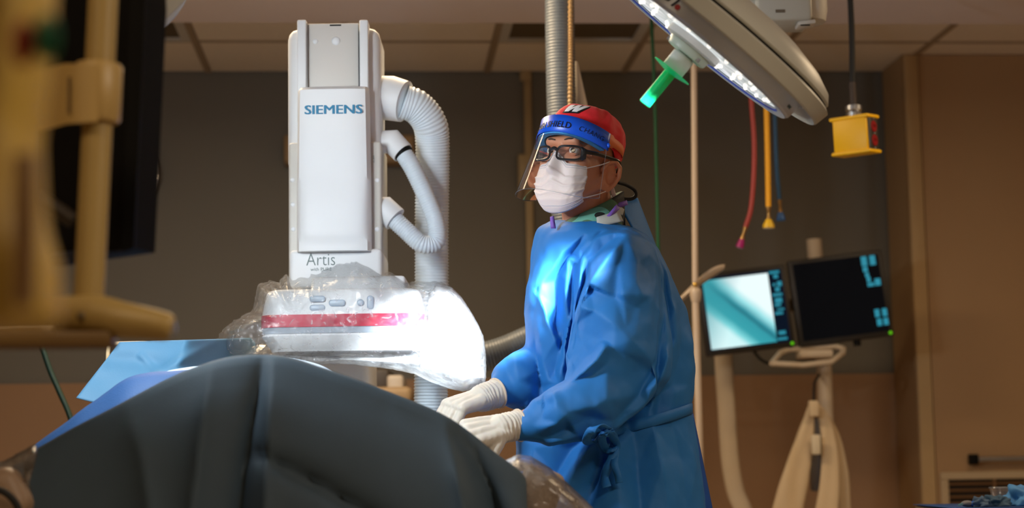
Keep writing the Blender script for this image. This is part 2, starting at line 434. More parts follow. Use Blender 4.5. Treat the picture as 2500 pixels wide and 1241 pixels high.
added_ceiling_panel(1.6, 1.4, 'unseen warm ceiling panel added on the right, nearest the camera', POWER_ROOM * 1.3, (1.0, 0.86, 0.68))

# ------------------------------------------------------------------ things on the back wall
def wallpt(x, y, off=0.0):
    """point where the pixel ray meets the back wall (off metres in front)"""
    ray = fwd * FPX + CR * (x - 1250) + CU * (620.5 - y)
    t = (WB - off - CAM.dot(ry)) / ray.dot(ry); return CAM + ray * t
cc = wallpt(308, 427, 0.02); rad = (wallpt(396, 427).x - wallpt(308, 427).x)
ck = thing('wall_clock', 'round wall clock with pale face half hidden by the monitor', 'clock', cc)
nrm = -ry
b = MB(); b.lathe([(rad * 0.9, -0.018), (rad * 0.97, -0.018), (rad, 0.0), (rad * 0.99, 0.02), (rad * 0.93, 0.025), (rad * 0.88, 0.012), (rad * 0.88, -0.01)], cc, nrm, 48); obj('rim', b, M('clock_rim', (70, 62, 52), 0.4), ck)
b = MB(); b.lathe([(0, 0.006), (rad * 0.9, 0.006)], cc, nrm, 48); obj('face', b, M('clock_face', (205, 186, 170), 0.5, var=0.02), ck)
for h in range(12):
    a = R(30 * h + 15); o = cc + nrm * 0.008 + rx * math.sin(a) * rad * 0.72 + Vector((0, 0, math.cos(a) * rad * 0.72))
    b = MB(); b.box(o, (0.012, 0.003, 0.02), RM @ Matrix.Rotation(a, 3, 'Y'), 0.001); obj('hour_mark', b, black, ck)
for L, a, wd in ((0.6, 70, 0.009), (0.42, 200, 0.012)):
    a = R(a); o = cc + nrm * 0.011 + (rx * math.sin(a) + Vector((0, 0, math.cos(a)))) * rad * L * 0.5
    b = MB(); b.box(o, (wd, 0.002, rad * L), RM @ Matrix.Rotation(a, 3, 'Y')); obj('hand', b, black, ck)
b = MB(); b.lathe([(rad * 0.9, 0.02), (rad * 0.6, 0.03), (0, 0.034)], cc, nrm, 40); obj('glass_cover', b, film('clock_glass', (255, 255, 255), 0.02, 0.05, bump=0.0), ck)
# beige conduit with switch box
cnd = M('cream_conduit', (178, 158, 122), 0.5)
p0, p1 = wallpt(1284, 172, 0.016), wallpt(1292, 1000, 0.016)
ct = thing('wall_conduit', 'cream vertical conduit on the back wall behind the face shield', 'conduit', Vector((p1.x, p1.y, 0)))
b = MB(); b.box(Vector((p0.x + 0.005, p0.y, p0.z / 2)), (0.034, 0.026, p0.z), RM, 0.006); obj('channel', b, cnd, ct)
pb = wallpt(1282, 420, 0.032); b = MB(); b.box(pb, (0.062, 0.036, 0.155), RM, 0.008); obj('junction_box', b, cnd, ct)
pb = wallpt(1283, 184, 0.024); b = MB(); b.box(pb, (0.05, 0.03, 0.05), RM, 0.006); obj('upper_fitting', b, cnd, ct)
pa, pz = wallpt(694, 335, 0.06), wallpt(1012, 402, 0.06)
b = MB(); b.box((pa + pz) / 2, (pz.x - pa.x, 0.118, pa.z - pz.z), RM, 0.01)
hl = thing('wall_cabinet', 'tan wall-mounted box behind the white imaging column', 'box', Vector(((pa.x + pz.x) / 2, (pa.y + pz.y) / 2, pz.z)))
obj('body', b, M('tan_box', (160, 132, 96), 0.5), hl)
b = MB(); b.box((pa + pz) / 2 - ry * 0.062 , (pz.x - pa.x - 0.02, 0.006, pa.z - pz.z - 0.02), RM, 0.003); obj('front_panel', b, M('tan_panel', (172, 142, 104), 0.5), hl)

# ------------------------------------------------------------------ imaging column with flat detector
YD = 4.62
def D(x, y, off=0.0): return P(x, y, YD + off)
def slab(x0, y0, x1, y1, Yf, thick, bev, mat, name, parent, seg=3, **k):
    """box whose front face spans the pixel rectangle at depth Yf, going back by thick"""
    a, c = P(x0, y0, Yf), P(x1, y1, Yf)
    b = MB(); b.box(((a.x + c.x) / 2, Yf + thick / 2, (a.z + c.z) / 2), (abs(c.x - a.x), thick, abs(a.z - c.z)), None, bev, seg)
    return obj(name, b, mat, parent, **k)
un = thing('imaging_column', 'tall white imaging column with detector head over the draped table', 'imaging machine', Vector((D(815, 900).x, YD + 0.2, 0)))
slab(700, 66, 929, 420, YD + 0.03, 0.2, 0.03, white, 'rear_housing', un)
slab(704, 348, 933, 690, YD + 0.015, 0.22, 0.008, offw, 'side_housing', un)
for xa, xb in ((725, 748), (877, 900)): slab(xa, 48, xb, 300, YD - 0.005, 0.06, 0.004, white, 'guide_rail', un)
for xa in (749.5, 875.5): slab(xa - 1.2, 56, xa + 1.2, 300, YD + 0.004, 0.03, 0.0004, steel, 'rail_strip', un)
rp = slab(748, 58, 877, 300, YD + 0.022, 0.02, 0.003, M('column_recess', (212, 208, 202), 0.4, var=0.02), 'recess_panel', un)
slab(805, 60, 833, 63, YD + 0.021, 0.004, 0.0005, black, 'slot', rp)
for x, y, r in ((770, 101, 0.007), (820, 100, 0.0115)):
    b = MB(); b.ball(P(x, y, YD + 0.022), (r, r * 0.5, r)); obj('bolt_cover', b, white, rp)
# front cover, bulged and with a scooped foot
a, c = P(722, 211, YD - 0.03), P(905, 612, YD - 0.03)
G = []
for i in range(41):
    v = i / 40; row = []
    for j in range(25):
        u = j / 24; s = 2 * u - 1
        wx = (0.96 + 0.04 * min(1, v * 1.6)) if v < 0.6 else 1.0
        yy = -0.012 * (1 - s ** 4)
        if abs(s) > 0.93: yy += 0.02 * ((abs(s) - 0.93) / 0.07) ** 2
        # scoop: the shield-shaped recess line near the bottom
        lo = 0.945 - 0.05 * abs(s * 1.05) ** 6
        inn = min(1, max(0, (lo - v) * 40)) * min(1, max(0, (0.86 - abs(s)) * 25))
        yy += -0.006 * inn * min(1, max(0, (v - 0.55) * 5))
        if v < 0.02: yy += 0.02 * (1 - v / 0.02)
        row.append(Vector((a.x + (c.x - a.x) * (0.5 + (u - 0.5) * wx), YD - 0.03 + yy, a.z + (c.z - a.z) * v)))
    G.append(row)
b = MB(); b.grid(G)
back = [[Vector((p.x, YD + 0.02, p.z)) for p in (G[0][0], G[0][-1])], [Vector((p.x, YD + 0.02, p.z)) for p in (G[-1][0], G[-1][-1])]]
for E in ([r[0] for r in G], [r[-1] for r in G], G[0], G[-1]):
    b.grid([E, [Vector((p.x, YD + 0.02, p.z)) for p in E]])
fc = obj('front_cover', b, white, un, ang=50)
def onface(x0, y0, Y, size, s=1.0):
    o = P(x0, y0, Y)
    return lambda x, y, z: Vector((o.x + x * s, o.y - z, o.z + y))
b = text_mb('SIEMENS', 0.0335, onface(743, 279, YD - 0.0435, 0.03, 1.0), 0.0008, 0.0)
b0, f0 = list(b.v), list(b.f)
for k_, dx_ in enumerate((-0.0009, 0.0009)): b.add([(v[0] + dx_, v[1] + 0.0001 * (k_ + 1), v[2]) for v in b0], f0)
xs = [v[0] for v in b.v]; wx = max(xs) - min(xs); tgt = 143 * mpp(YD - 0.04); x0 = min(xs)
b.v = [(x0 + (v[0] - x0) * tgt / wx, v[1], v[2]) for v in b.v]
obj('lettering', b, teal_ink, fc, smooth=False)
lc = slab(706, 610, 933, 700, YD - 0.012, 0.24, 0.012, white, 'lower_cover', un)
b = text_mb('Artis', 0.047, onface(747, 649, YD - 0.0128, 0.05), 0.0006, -0.0006)
xs = [v[0] for v in b.v]; x0 = min(xs); k = 70 * mpp(YD) / (max(xs) - x0); b.v = [(x0 + (v[0] - x0) * k, v[1], v[2]) for v in b.v]
obj('lettering', b, grey_ink, lc, smooth=False)
b = text_mb('with PURE', 0.0125, onface(758, 662, YD - 0.0128, 0.05), 0.0004, -0.0001); obj('lettering', b, grey_ink, lc, smooth=False)
b = text_mb('-D_2EM', 0.0085, lambda x, y, z, o=P(914, 398, YD + 0.0135): Vector((o.x - y * 0.6, o.y - z, o.z + x * 0.7)), 0.0004); obj('lettering', b, grey_ink, un, smooth=False)
for x, y in ((714, 440), (715, 500), (716, 560), (921, 440), (921, 560)):
    b = MB(); b.ball(P(x, y, YD + 0.015), (0.006, 0.002, 0.006)); obj('screw_cap', b, white, un)
# detector head
YDF = YD - 0.17
a, c = P(632, 706, YDF), P(1036, 852, YDF)
def det(z0f, z1f, inset0, inset1, name, mat, bev=0.0):
    """horizontal layer of the detector head between two height fractions (0 top, 1 bottom) with rounded plan"""
    b = MB(); rows = []
    zt, zb = a.z + (c.z - a.z) * z0f, a.z + (c.z - a.z) * z1f
    steps = [(0, inset0), (1, inset1)] if not bev else [(0, inset0 + bev), (0.06, inset0 + bev * 0.3), (0.15, inset0), (0.85, (inset0 * .15 + inset1 * .85)), (1, inset1)]
    for t, ins in steps:
        z = zt + (zb - zt) * t; row = []
        hx, hy, rr = (c.x - a.x) / 2 - ins, 0.19 - ins, 0.045
        cx, cy = (a.x + c.x) / 2, YDF + 0.19
        for q, (sx, sy) in enumerate(((1, 1), (-1, 1), (-1, -1), (1, -1))):
            for k in range(9):
                t2 = R(90 * q + k * 90 / 8)
                row.append(Vector((cx + sx * (hx - rr) + rr * math.cos(t2), cy + sy * (hy - rr) + rr * math.sin(t2), z)))
        rows.append(row)
    b.grid(rows, True); n = len(rows[0]); o = len(b.v) - n
    b.f.append(tuple(range(n))); b.f.append(tuple(range(o, o + n)))
    return obj(name, b, mat, un, ang=50)
hd = det(0.0, 0.42, 0.012, 0.002, 'detector_housing', white, 0.012)
det(0.42, 0.62, 0.0, 0.0, 'red_band', M('crimson_band', (196, 22, 62), 0.35, var=0.04, coat=0.2))
det(0.62, 0.72, 0.002, 0.003, 'grey_band', M('grey_band', (168, 178, 190), 0.4))
det(0.72, 1.0, 0.002, 0.024, 'collision_cover', white, 0.003)
slab(760, 676, 990, 712, YD - 0.08, 0.2, 0.01, white, 'detector_neck', un)
btn = M('button_grey', (186, 200, 214), 0.4, var=0.03)
for x, y, w_, h_ in ((775, 730, 38, 15), (775, 752, 38, 15), (823, 740, 40, 16), (880, 739, 16, 16), (904, 739, 16, 34)):
    p = P(x, y, YDF + 0.004); b = MB(); b.box(p, (w_ * mpp(YDF), 0.01, h_ * mpp(YDF)), None, min(w_, h_) * mpp(YDF) * 0.46, 4); 
    b.v = [(v[0], p.y + (v[1] - p.y) * 0.6, v[2]) for v in b.v]; obj('button', b, btn, hd)
# pillar that carries the C-arm, seen under the bag, and the curved arm itself behind
slab(735, 800, 902, 1130, YD + 0.33, 0.3, 0.02, white, 'arm_pillar', un)
pz = P(735, 1130, YD + 0.33); b = MB(); b.box((P(818, 1130, YD + 0.33).x, YD + 0.48, pz.z / 2 + 0.02), (0.36, 0.5, pz.z + 0.04 - 0.002), None, 0.02); b.v = [(x, y, max(z, 0.002)) for x, y, z in b.v]; obj('pedestal', b, white, un)
top = P(815, 300, YD + 0.25)
b = MB(); b.tube(spline([Vector((top.x, YD + 0.2, top.z)), Vector((top.x, YD + 0.42, top.z - 0.05)), Vector((top.x, YD + 0.52, top.z - 0.35)), Vector((top.x, YD + 0.5, top.z - 0.75))], 24), 0.07, 16); obj('curved_arm', b, white, un)
# duct elbows on the right side
Ye = YD + 0.12
ecol = white_w
p0, p1, p2 = P(915, 238, Ye), P(955, 240, Ye), P(990, 252, Ye)
b = MB(); b.tube([p0, p1, P(988, 248, Ye - 0.01)], [0.058, 0.060, 0.056], 24); obj('duct_elbow', b, white, un)
b = MB(); b.tube([P(925, 348, Ye - 0.03), P(958, 346, Ye - 0.03), P(984, 374, Ye - 0.04)], [0.031, 0.034, 0.03], 18); e2 = obj('cable_elbow', b, white, un)
b = MB(); b.tube([P(983, 372, Ye - 0.04), P(988, 379, Ye - 0.042)], [0.027, 0.026], 16); obj('collar', b, black, e2)
b = MB(); b.tube([P(908, 516, Ye - 0.06), P(940, 514, Ye - 0.06), P(965, 536, Ye - 0.065)], [0.036, 0.038, 0.034], 18); obj('cable_elbow', b, white, un)
def corrugated(name, ctrl, r, pitch, mat, parent=None, amp=0.07, n=20, **k):
    raw = spline(ctrl, 200); L = sum((raw[i + 1] - raw[i]).length for i in range(199))
    ns = int(L / pitch * 4) + 1; pts = spline(ctrl, 1200)
    acc = [0.0]
    for i in range(1199): acc.append(acc[-1] + (pts[i + 1] - pts[i]).length)
    out = []; rad = []
    for s in range(ns):
        d = L * s / (ns - 1); i = min(int(np.searchsorted(acc, d)), 1199); out.append(pts[i]); rad.append(r * (1 + amp * math.cos(math.pi * s / 2)))
    b = MB(); b.tube(out, rad, n); return obj(name, b, mat, parent, ang=180, **k)
corrugated('cooling_hose', [P(985, 249, Ye - 0.01), P(1018, 262, Ye), P(1048, 300, Ye + 0.02), P(1056, 360, Ye + 0.05), P(1054, 560, Ye + 0.1), P(1054, 760, Ye + 0.12), P(1052, 1000, Ye + 0.13), P(1050, 1160, Ye + 0.13)], 0.0455, 0.0085, hose_grey, un, 0.035, 28)
corrugated('cable_hose', [P(984, 374, Ye - 0.04), P(1008, 412, Ye - 0.045), P(1040, 480, Ye - 0.05), P(1064, 545, Ye - 0.055), P(1064, 590, Ye - 0.06), P(1030, 596, Ye - 0.07), P(990, 562, Ye - 0.068), P(960, 534, Ye - 0.065)], 0.0235, 0.0068, hose_grey, un, 0.06, 20)
# ------------------------------------------------------------------ surgical lamps
def glow_panel():
    m = bpy.data.materials.new('led_panel'); m.use_nodes = True; nt = m.node_tree; b = nt.nodes['Principled BSDF']
    tc = nt.nodes.new('ShaderNodeTexCoord'); vo = nt.nodes.new('ShaderNodeTexVoronoi'); vo.inputs['Scale'].default_value = 26
    nt.links.new(tc.outputs['Object'], vo.inputs['Vector'])
    r = nt.nodes.new('ShaderNodeValToRGB')
    r.color_ramp.elements[0].position = 0.05; r.color_ramp.elements[0].color = (1.0, 1.0, 1.0, 1)
    r.color_ramp.elements[1].position = 0.75; r.color_ramp.elements[1].color = (0.42, 0.47, 0.46, 1)
    nt.links.new(vo.outputs['Distance'], r.inputs[0]); nt.links.new(r.outputs[0], b.inputs['Emission Color'])
    b.inputs['Emission Strength'].default_value = 0.8; b.inputs['Base Color'].default_value = (0.6, 0.62, 0.62, 1); b.inputs['Roughness'].default_value = 0.2
    return m
LEDP = glow_panel()
led_m = M('led_lens', (255, 255, 255), 0.2, emit=(255, 244, 226), estr=1.1)
rim_m = M('lamp_rim', (206, 214, 222), 0.3, var=0.02)
blue_line = M('blue_line', (40, 70, 170), 0.4)
warm_grey = M('lamp_housing', (190, 190, 180), 0.38, var=0.03)
green_h = M('green_handle', (20, 236, 140), 0.35, var=0.03, sss=0.25, trans=0.0)
def surgical_lamp(C, n, label, power, spread, blend, arm_to, handle=True, textside=True, aim=None, K=1.0):
    n = Vector(n).normalized()
    t = thing('surgical_lamp', label, 'lamp', C)
    view = (C - CAM).normalized()
    ref = (-view + n * view.dot(n)).normalized()          # radial direction towards the entrance side of the room
    bx = n.cross(ref).normalized()
    if bx.dot(CR) < 0: bx = -bx
    def L(prof, name, mat, par=t, nseg=72, **k):
        b = MB(); b.lathe([(r * K, h * K) for r, h in prof], C, n, nseg, ref); return obj(name, b, mat, par, **k)
    def at(a, r, h): return C + (ref * math.cos(a) + bx * math.sin(a)) * r * K + n * h * K      # a: angle from the front, to the right
    hs = L([(0.225, -0.006), (0.237, 0.0), (0.257, 0.0), (0.262, -0.005), (0.266, -0.046), (0.2, -0.046)], 'front_housing', silver, ang=30)
    L([(0.2285, -0.0035), (0.2315, -0.0015), (0.2335, -0.0006)], 'accent_line', blue_line)
    L([(0.2375, 0.0008), (0.2565, 0.0008)], 'front_rim', rim_m)
    L([(0, -0.008), (0.2275, -0.008)], 'light_panel', LEDP)
    L([(0.2, -0.044), (0.268, -0.044), (0.272, -0.04), (0.276, -0.044)], 'seam_ring', rim_m)
    L([(0.2, -0.046), (0.275, -0.046), (0.314, -0.028), (0.318, -0.032), (0.324, -0.062), (0.318, -0.066), (0.2, -0.066)], 'outer_housing', warm_grey, ang=25)
    L([(0.2, -0.0665), (0.308, -0.0665), (0.308, -0.0715), (0.2, -0.0715)], 'shadow_gap', black)
    L([(0.2, -0.072), (0.31, -0.072), (0.313, -0.077), (0.300, -0.094), (0.262, -0.112), (0.2, -0.128), (0.1, -0.14), (0, -0.143)], 'top_housing', warm_grey, ang=30)
    for ring, cnt in ((0.205, 26), (0.165, 20), (0.125, 14)):
        for k in range(cnt):
            o = at(2 * math.pi * (k + 0.5) / cnt, ring, -0.008)
            b = MB(); b.ball(o, (0.0048,) * 3, None, 8, 5); obj('led_lens', b, led_m, t)
    hub = L([(0.0, 0.012), (0.062, 0.012), (0.068, 0.008), (0.068, -0.007)], 'handle_hub', white)
    L([(0, 0.03), (0.047, 0.03), (0.05, 0.027), (0.053, 0.0125)], 'hub_plate', M('pale_green_plate', (214, 234, 226), 0.35), hub)
    for a in (35, 155, 275):
        o = at(R(a), 0.05, 0.02); b = MB(); b.tube([o, o + n * 0.008], 0.0045, 10); obj('screw', b, steel, hub)
    if handle:
        L([(0, 0.075), (0.024, 0.075), (0.0265, 0.072), (0.0265, 0.035), (0.02, 0.0305), (0, 0.0305)], 'handle_collar', white)
        L([(0.0145, 0.079), (0.0475, 0.0745), (0.048, 0.0765), (0.0145, 0.083)], 'hand_guard', green_h)
        L([(0.0143, 0.0765), (0.0143, 0.168), (0.0125, 0.170), (0, 0.170)], 'grip', green_h, nseg=28)
    if textside:
        rr = 0.2645
        def wr(a0, h0, r=rr): return lambda x, y, z: at(a0 + x / (r * K), r + (0.0006 + z) / K, (h0 - y / K))
        aD = R(-21)
        tb = text_mb('BERCHTOLD', 0.0225, lambda x, y, z: Vector((x, y, z)), 0.0006, 0.0001, space=1.25)
        wmax = max(v[0] for v in tb.v); f = wr(aD, -0.014)
        b = MB(); b.add([f(v[0] - wmax, v[1] , v[2]) for v in tb.v], tb.f)
        obj('lettering', b, navy_ink, hs, smooth=False)
        f2 = wr(aD + 0.02, -0.012)
        b = MB(); V = [f2(x, y, z) for z in (0.0, 0.0008) for x, y in ((0.002, 0), (0.006, 0), (0.012, 0.022), (0.0085, 0.022))]
        b.add(V, [(0, 1, 2, 3), (4, 5, 6, 7), (0, 1, 5, 4), (1, 2, 6, 5), (2, 3, 7, 6), (3, 0, 4, 7)]); obj('logo_bar', b, navy_ink, hs, smooth=False)
        b = MB(); V = [f2(0.0155 + 0.0055 * math.cos(q), 0.005 + 0.0055 * math.sin(q), 0.0008) for q in [i * math.pi / 10 for i in range(20)]]
        b.add(V, [tuple(range(20))]); obj('logo_dot', b, M('red_dot', (196, 24, 40), 0.4), hs, smooth=False)
        b = text_mb('BERC', 0.009, wr(R(64), -0.014), 0.0005); obj('lettering', b, grey_ink, hs, smooth=False)
    # suspension
    top = C - n * 0.138 * K
    pts = [top, top - n * 0.06 + Vector((0, 0, 0.03)), Vector((top.x + (arm_to.x - top.x) * 0.6, top.y + (arm_to.y - top.y) * .6, top.z + 0.16)), Vector((arm_to.x, arm_to.y, max(top.z + 0.2, 2.3))), Vector((arm_to.x, arm_to.y, ZS - 0.001))]
    b = MB(); b.tube(spline(pts, 30), 0.022, 12); obj('suspension_arm', b, warm_grey, t)
    b = MB(); b.lathe([(0.0, ZS - 0.04), (0.07, ZS - 0.04), (0.08, ZS - 0.001), (0, ZS - 0.001)], Vector((arm_to.x, arm_to.y, 0)), (0, 0, 1), 24); obj('ceiling_rose', b, warm_grey, t)
    # the lamp's own light: six beams from the near arc of LEDs
    for k in range(6):
        o = at(R(-70 + 28 * k), 0.2, 0.012)
        l = bpy.data.lights.new('led_beam', 'SPOT'); l.energy = power; l.color = COOL; l.spot_size = R(spread); l.spot_blend = blend; l.shadow_soft_size = 0.025
        lo = bpy.data.objects.new('led_beam', l); COL.objects.link(lo); lo.parent = t; lo.location = o - C
        tgt = (Vector(aim) if aim is not None else C + n) - o
        lo.rotation_euler = tgt.to_track_quat('-Z', 'Y').to_euler()
C1 = P(1694, 108, 3.6)
surgical_lamp(C1, (-0.64, 0.165, -0.74), 'surgical lamp with green sterile handle above the surgeon', POWER_LAMP, 17, 0.8, Vector((C1.x + 0.7, C1.y + 0.35, 0)), aim=P(1088, 850, 4.42), K=0.93)
C2 = P(215, 130, 3.5)
surgical_lamp(C2, (0.45, 0.5, -0.7), 'surgical lamp almost hidden behind the black monitor at upper left', POWER_LAMP_L, 130, 0.6, Vector((C2.x - 0.6, C2.y + 0.2, 0)), textside=False, aim=P(1000, 900, 4.4), K=0.9)

# arm joint of the lamp boom at the top of the picture
bj = thing('ceiling_boom', 'grey-beige boom joint at the ceiling above the lamp', 'boom arm', Vector((P(1920, 20, 4.9).x, 4.95, P(1920, 60, 4.9).z)))
def rb(x0, y0, x1, y1, Yf, th, bev, name, mat, par):
    return slab(x0, y0, x1, y1, Yf, th, bev, mat, name, par)
rb(1842, -60, 1985, 47, 4.86, 0.16, 0.012, 'joint_housing', warm_grey, bj)
b = MB(); b.tube([P(1800, 2, 4.92), P(1846, 4, 4.92)], 0.05, 20); obj('pivot', b, warm_grey, bj)
b = MB(); b.lathe([(0, -0.03), (0.06, -0.03), (0.066, 0.0), (0.066, 0.12), (0, 0.12)], P(1962, 30, 4.94), (0, 0, 1), 28); obj('bearing_cap', b, offw, bj)
b = MB(); b.box(P(1966, 60, 4.9), (0.05, 0.06, 0.012), Matrix.Rotation(R(-6), 3, 'Y'), 0.004); obj('catch_plate', b, offw, bj)
b = MB(); b.box(P(1966, 61.5, 4.868), (0.026, 0.003, 0.003), None); obj('slot', b, black, bj)
p = P(1962, -60, 4.94); b = MB(); b.tube([Vector((p.x, p.y, p.z - 0.02)), Vector((p.x, p.y, ZS - 0.001))], 0.05, 20); obj('drop_tube', b, warm_grey, bj)
b = MB(); b.box(P(1905, 27, 4.8585), (0.026, 0.001, 0.009), None); obj('rating_label', b, M('label_grey', (110, 100, 84), 0.6), bj)

# ------------------------------------------------------------------ hanging hoses and drops
def drop(name, label, px, Y, r, mat, fit=None, fitmat=None, group=None, toceil=True):
    pts = [P(x, y, Y) for x, y in px]
    zt = ZS if Y < 6.35 else ZC
    if toceil: pts = [Vector((pts[0].x, pts[0].y, zt - 0.002))] + pts
    t = thing(name, label, 'hose', Vector(pts[-1]), group)
    b = MB(); b.tube(spline(pts, 60), r, 12); obj('hose', b, mat, t)
    b = MB(); b.lathe([(0, -0.02), (r * 2.2, -0.02), (r * 2.6, -0.001), (0, -0.001)], Vector((pts[0].x, pts[0].y, zt)), (0, 0, 1), 16)
    if toceil: obj('ceiling_fitting', b, steel, t)
    if fit:
        d = (pts[-1] - pts[-2]).normalized(); e = pts[-1]
        b = MB(); b.lathe([(r * 0.9, -0.004), (r * 0.85, 0.012), (r * 0.65, 0.016), (r * 0.65, 0.034), (r * 0.95, 0.036), (r * 0.95, 0.046)], e, d, 14); obj('coupling', b, brass, t)
        b = MB(); b.lathe([(0, 0.044), (r * 1.1, 0.044), (fit, 0.064), (fit, 0.074), (0, 0.074)], e, d, 18); obj('connector', b, fitmat, t)
    return t
gM = M('green_hose', (6, 92, 56), 0.5); drop('oxygen_hose', 'thin green gas hose hanging behind the surgeon', [(1591, 60), (1598, 220), (1603, 420), (1607, 620), (1610, 800), (1612, 940)], 6.3, 0.0062, gM, group='hanging gas hoses')
drop('vacuum_hose', 'red gas hose ending in a magenta connector', [(1832, 120), (1834, 240), (1841, 340), (1840, 430), (1833, 510), (1820, 555)], 6.1, 0.0085, M('red_hose', (168, 62, 58), 0.5), 0.013, M('magenta_fitting', (170, 20, 110), 0.4), 'hanging gas hoses')
drop('air_hose', 'yellow gas hose ending in a yellow cone connector', [(1862, 40), (1867, 150), (1871, 260), (1874, 380), (1876, 505)], 6.1, 0.0095, M('yellow_hose', (250, 178, 10), 0.45), 0.02, M('yellow_fitting', (236, 190, 30), 0.4), 'hanging gas hoses')
drop('gas_hose', 'dark blue gas hose ending in a blue connector', [(1885, 50), (1887, 160), (1892, 290), (1896, 400), (1903, 488)], 6.2, 0.0075, M('blue_hose', (14, 74, 116), 0.5), 0.015, M('blue_fitting', (20, 84, 150), 0.4), 'hanging gas hoses')
# yellow outlet box on a cord
pbx = P(2088, 332, 5.6)
yb = thing('outlet_box', 'yellow outlet box with two red sockets hanging on a black cord', 'outlet box', P(2088, 383, 5.6))
yel = M('yellow_box', (255, 196, 0), 0.45, var=0.04)
rz = Matrix.Rotation(R(-38), 3, 'Z') @ Matrix.Rotation(R(4), 3, 'X')
q = lambda x, y, z: pbx + rz @ Vector((x, y, z))
hw, hd_, hh = 0.062, 0.038, 0.057
b = MB(); b.box(pbx, (hw * 2 - 0.006, hd_ * 2, hh * 2 - 0.006), rz, 0.006); box = obj('housing', b, yel, yb)
for s in (1, -1):
    b = MB(); b.box(q(0, 0, s * (hh - 0.002)), (hw * 2 + 0.012, hd_ * 2 + 0.008, 0.012), rz, 0.005); obj('flange', b, yel, box)
b = MB(); b.box(q(hw - 0.001, 0, 0), (0.008, hd_ * 1.5, hh * 1.75), rz, 0.002); fpl = obj('socket_plate', b, M('socket_plate', (70, 66, 58), 0.4, metal=0.3), yb)
for s in (1, -1):
    b = MB(); b.lathe([(0, 0.005), (0.017, 0.005), (0.0185, 0.003), (0.0185, -0.002)], q(hw + 0.001, 0, s * 0.022), rz @ Vector((1, 0, 0)), 20); so_ = obj('socket', b, M('red_socket', (150, 16, 20), 0.4), fpl)
    for e in (-0.006, 0.006):
        b = MB(); b.box(q(hw + 0.006, e, s * 0.022 + 0.002), (0.002, 0.0025, 0.009), rz); obj('slot', b, black, so_)
for s in (1, -1, 0):
    b = MB(); b.ball(q(hw + 0.004, 0, s * 0.046), 0.003); obj('screw', b, steel, fpl)
pt = q(0, 0, hh + 0.004)
b = MB(); b.lathe([(0.0, 0), (0.024, 0), (0.025, 0.012), (0.02, 0.015), (0.026, 0.02), (0.026, 0.034), (0.016, 0.038), (0, 0.038)], pt, (0, 0, 1), 24); obj('cord_grip', b, steel, yb)
mesh_pts = [pt + Vector((0, 0, 0.036)), pt + Vector((-0.001, 0, 0.11))]
b = MB(); rr = []; pp = []
for i in range(40): pp.append(mesh_pts[0].lerp(mesh_pts[1], i / 39)); rr.append(0.0105 * (1 + 0.1 * math.cos(i * math.pi / 2)))
b.tube(pp, rr, 12); obj('strain_relief', b, M('mesh_grip', (92, 84, 80), 0.5, metal=0.4), yb)
zt = ZS; tp = P(2074, -60, 5.6)
b = MB(); b.tube(spline([mesh_pts[1], P(2080, 100, 5.6), P(2076, 0, 5.6), Vector((tp.x - 0.005, 5.6, ZS - 0.002))], 30), 0.0095, 12); obj('cord', b, black_m, yb)

# big ceiling hose behind the surgeon, turning left behind his back
Yh = 5.35
hp = [Vector((P(1366, -60, Yh).x, Yh, ZS - 0.002)), P(1366, 0, Yh), P(1368, 140, Yh), P(1372, 300, Yh), P(1380, 480, Yh), P(1385, 650, Yh), P(1345, 790, Yh), P(1250, 850, Yh), P(1150, 880, Yh), P(1075, 900, Yh + 0.05)]
ch = thing('ceiling_hose', 'large grey corrugated hose hanging from the ceiling behind the red cap', 'hose', Vector((hp[0].x, Yh, 1.1)))
corrugated('hose', hp, 0.044, 0.0095, M('pale_grey_hose', (96, 102, 108), 0.35, var=0.04), ch, 0.03, 28)
b = MB(); pts = [Vector((P(1394, -60, Yh).x, Yh - 0.04, ZS - 0.002)), P(1393, 40, Yh - 0.045), P(1393, 150, Yh - 0.045), P(1392, 300, Yh - 0.04), P(1398, 480, Yh - 0.04)]
raw = spline(pts, 240); b.tube(raw, [0.0075 * (1 + 0.22 * math.cos(i * math.pi / 2)) for i in range(240)], 12); obj('cable_sleeve', b, M('amber_sleeve', (176, 142, 96), 0.25, coat=0.4), ch)
b = MB(); b.lathe([(0.0, ZS - 0.03), (0.07, ZS - 0.03), (0.075, ZS - 0.001), (0, ZS - 0.001)], Vector((hp[0].x, Yh, 0)), (0, 0, 1), 24); obj('ceiling_rose', b, offw, ch)
b = MB(); b.tube([P(1407, 150, Yh + 0.06), P(1412, 200, Yh + 0.06), P(1418, 260, Yh + 0.06), P(1424, 360, Yh + 0.06)], [0.004, 0.012, 0.021, 0.03], 14); obj('fabric_wrap', b, M('white_wrap', (214, 200, 180), 0.7), ch)
# infusion pole behind the surgeon
Yp = 6.0
pw = M('cream_pole', (206, 184, 160), 0.35, var=0.03)
px0 = P(1697, 700, Yp)
iv = thing('infusion_pole', 'slim cream pole standing behind the surgeon with a curved arm', 'pole', Vector((px0.x, Yp, 0)))
b = MB(); b.tube([Vector((px0.x, Yp, 0.05)), Vector((px0.x, Yp, px0.z - 0.02))], 0.0125, 14); obj('lower_tube', b, pw, iv)
b = MB(); b.tube([Vector((px0.x, Yp, px0.z - 0.02)), P(1694, 150, Yp), Vector((P(1694, 120, Yp).x, Yp, 2.4))], 0.0105, 14); obj('upper_tube', b, pw, iv)
b = MB(); b.lathe([(0, -0.03), (0.014, -0.03), (0.017, -0.02), (0.02, 0.0), (0.0185, 0.012), (0.012, 0.02), (0, 0.02)], P(1698, 716, Yp), (0, 0, 1), 18); obj('clamp_collar', b, pw, iv)
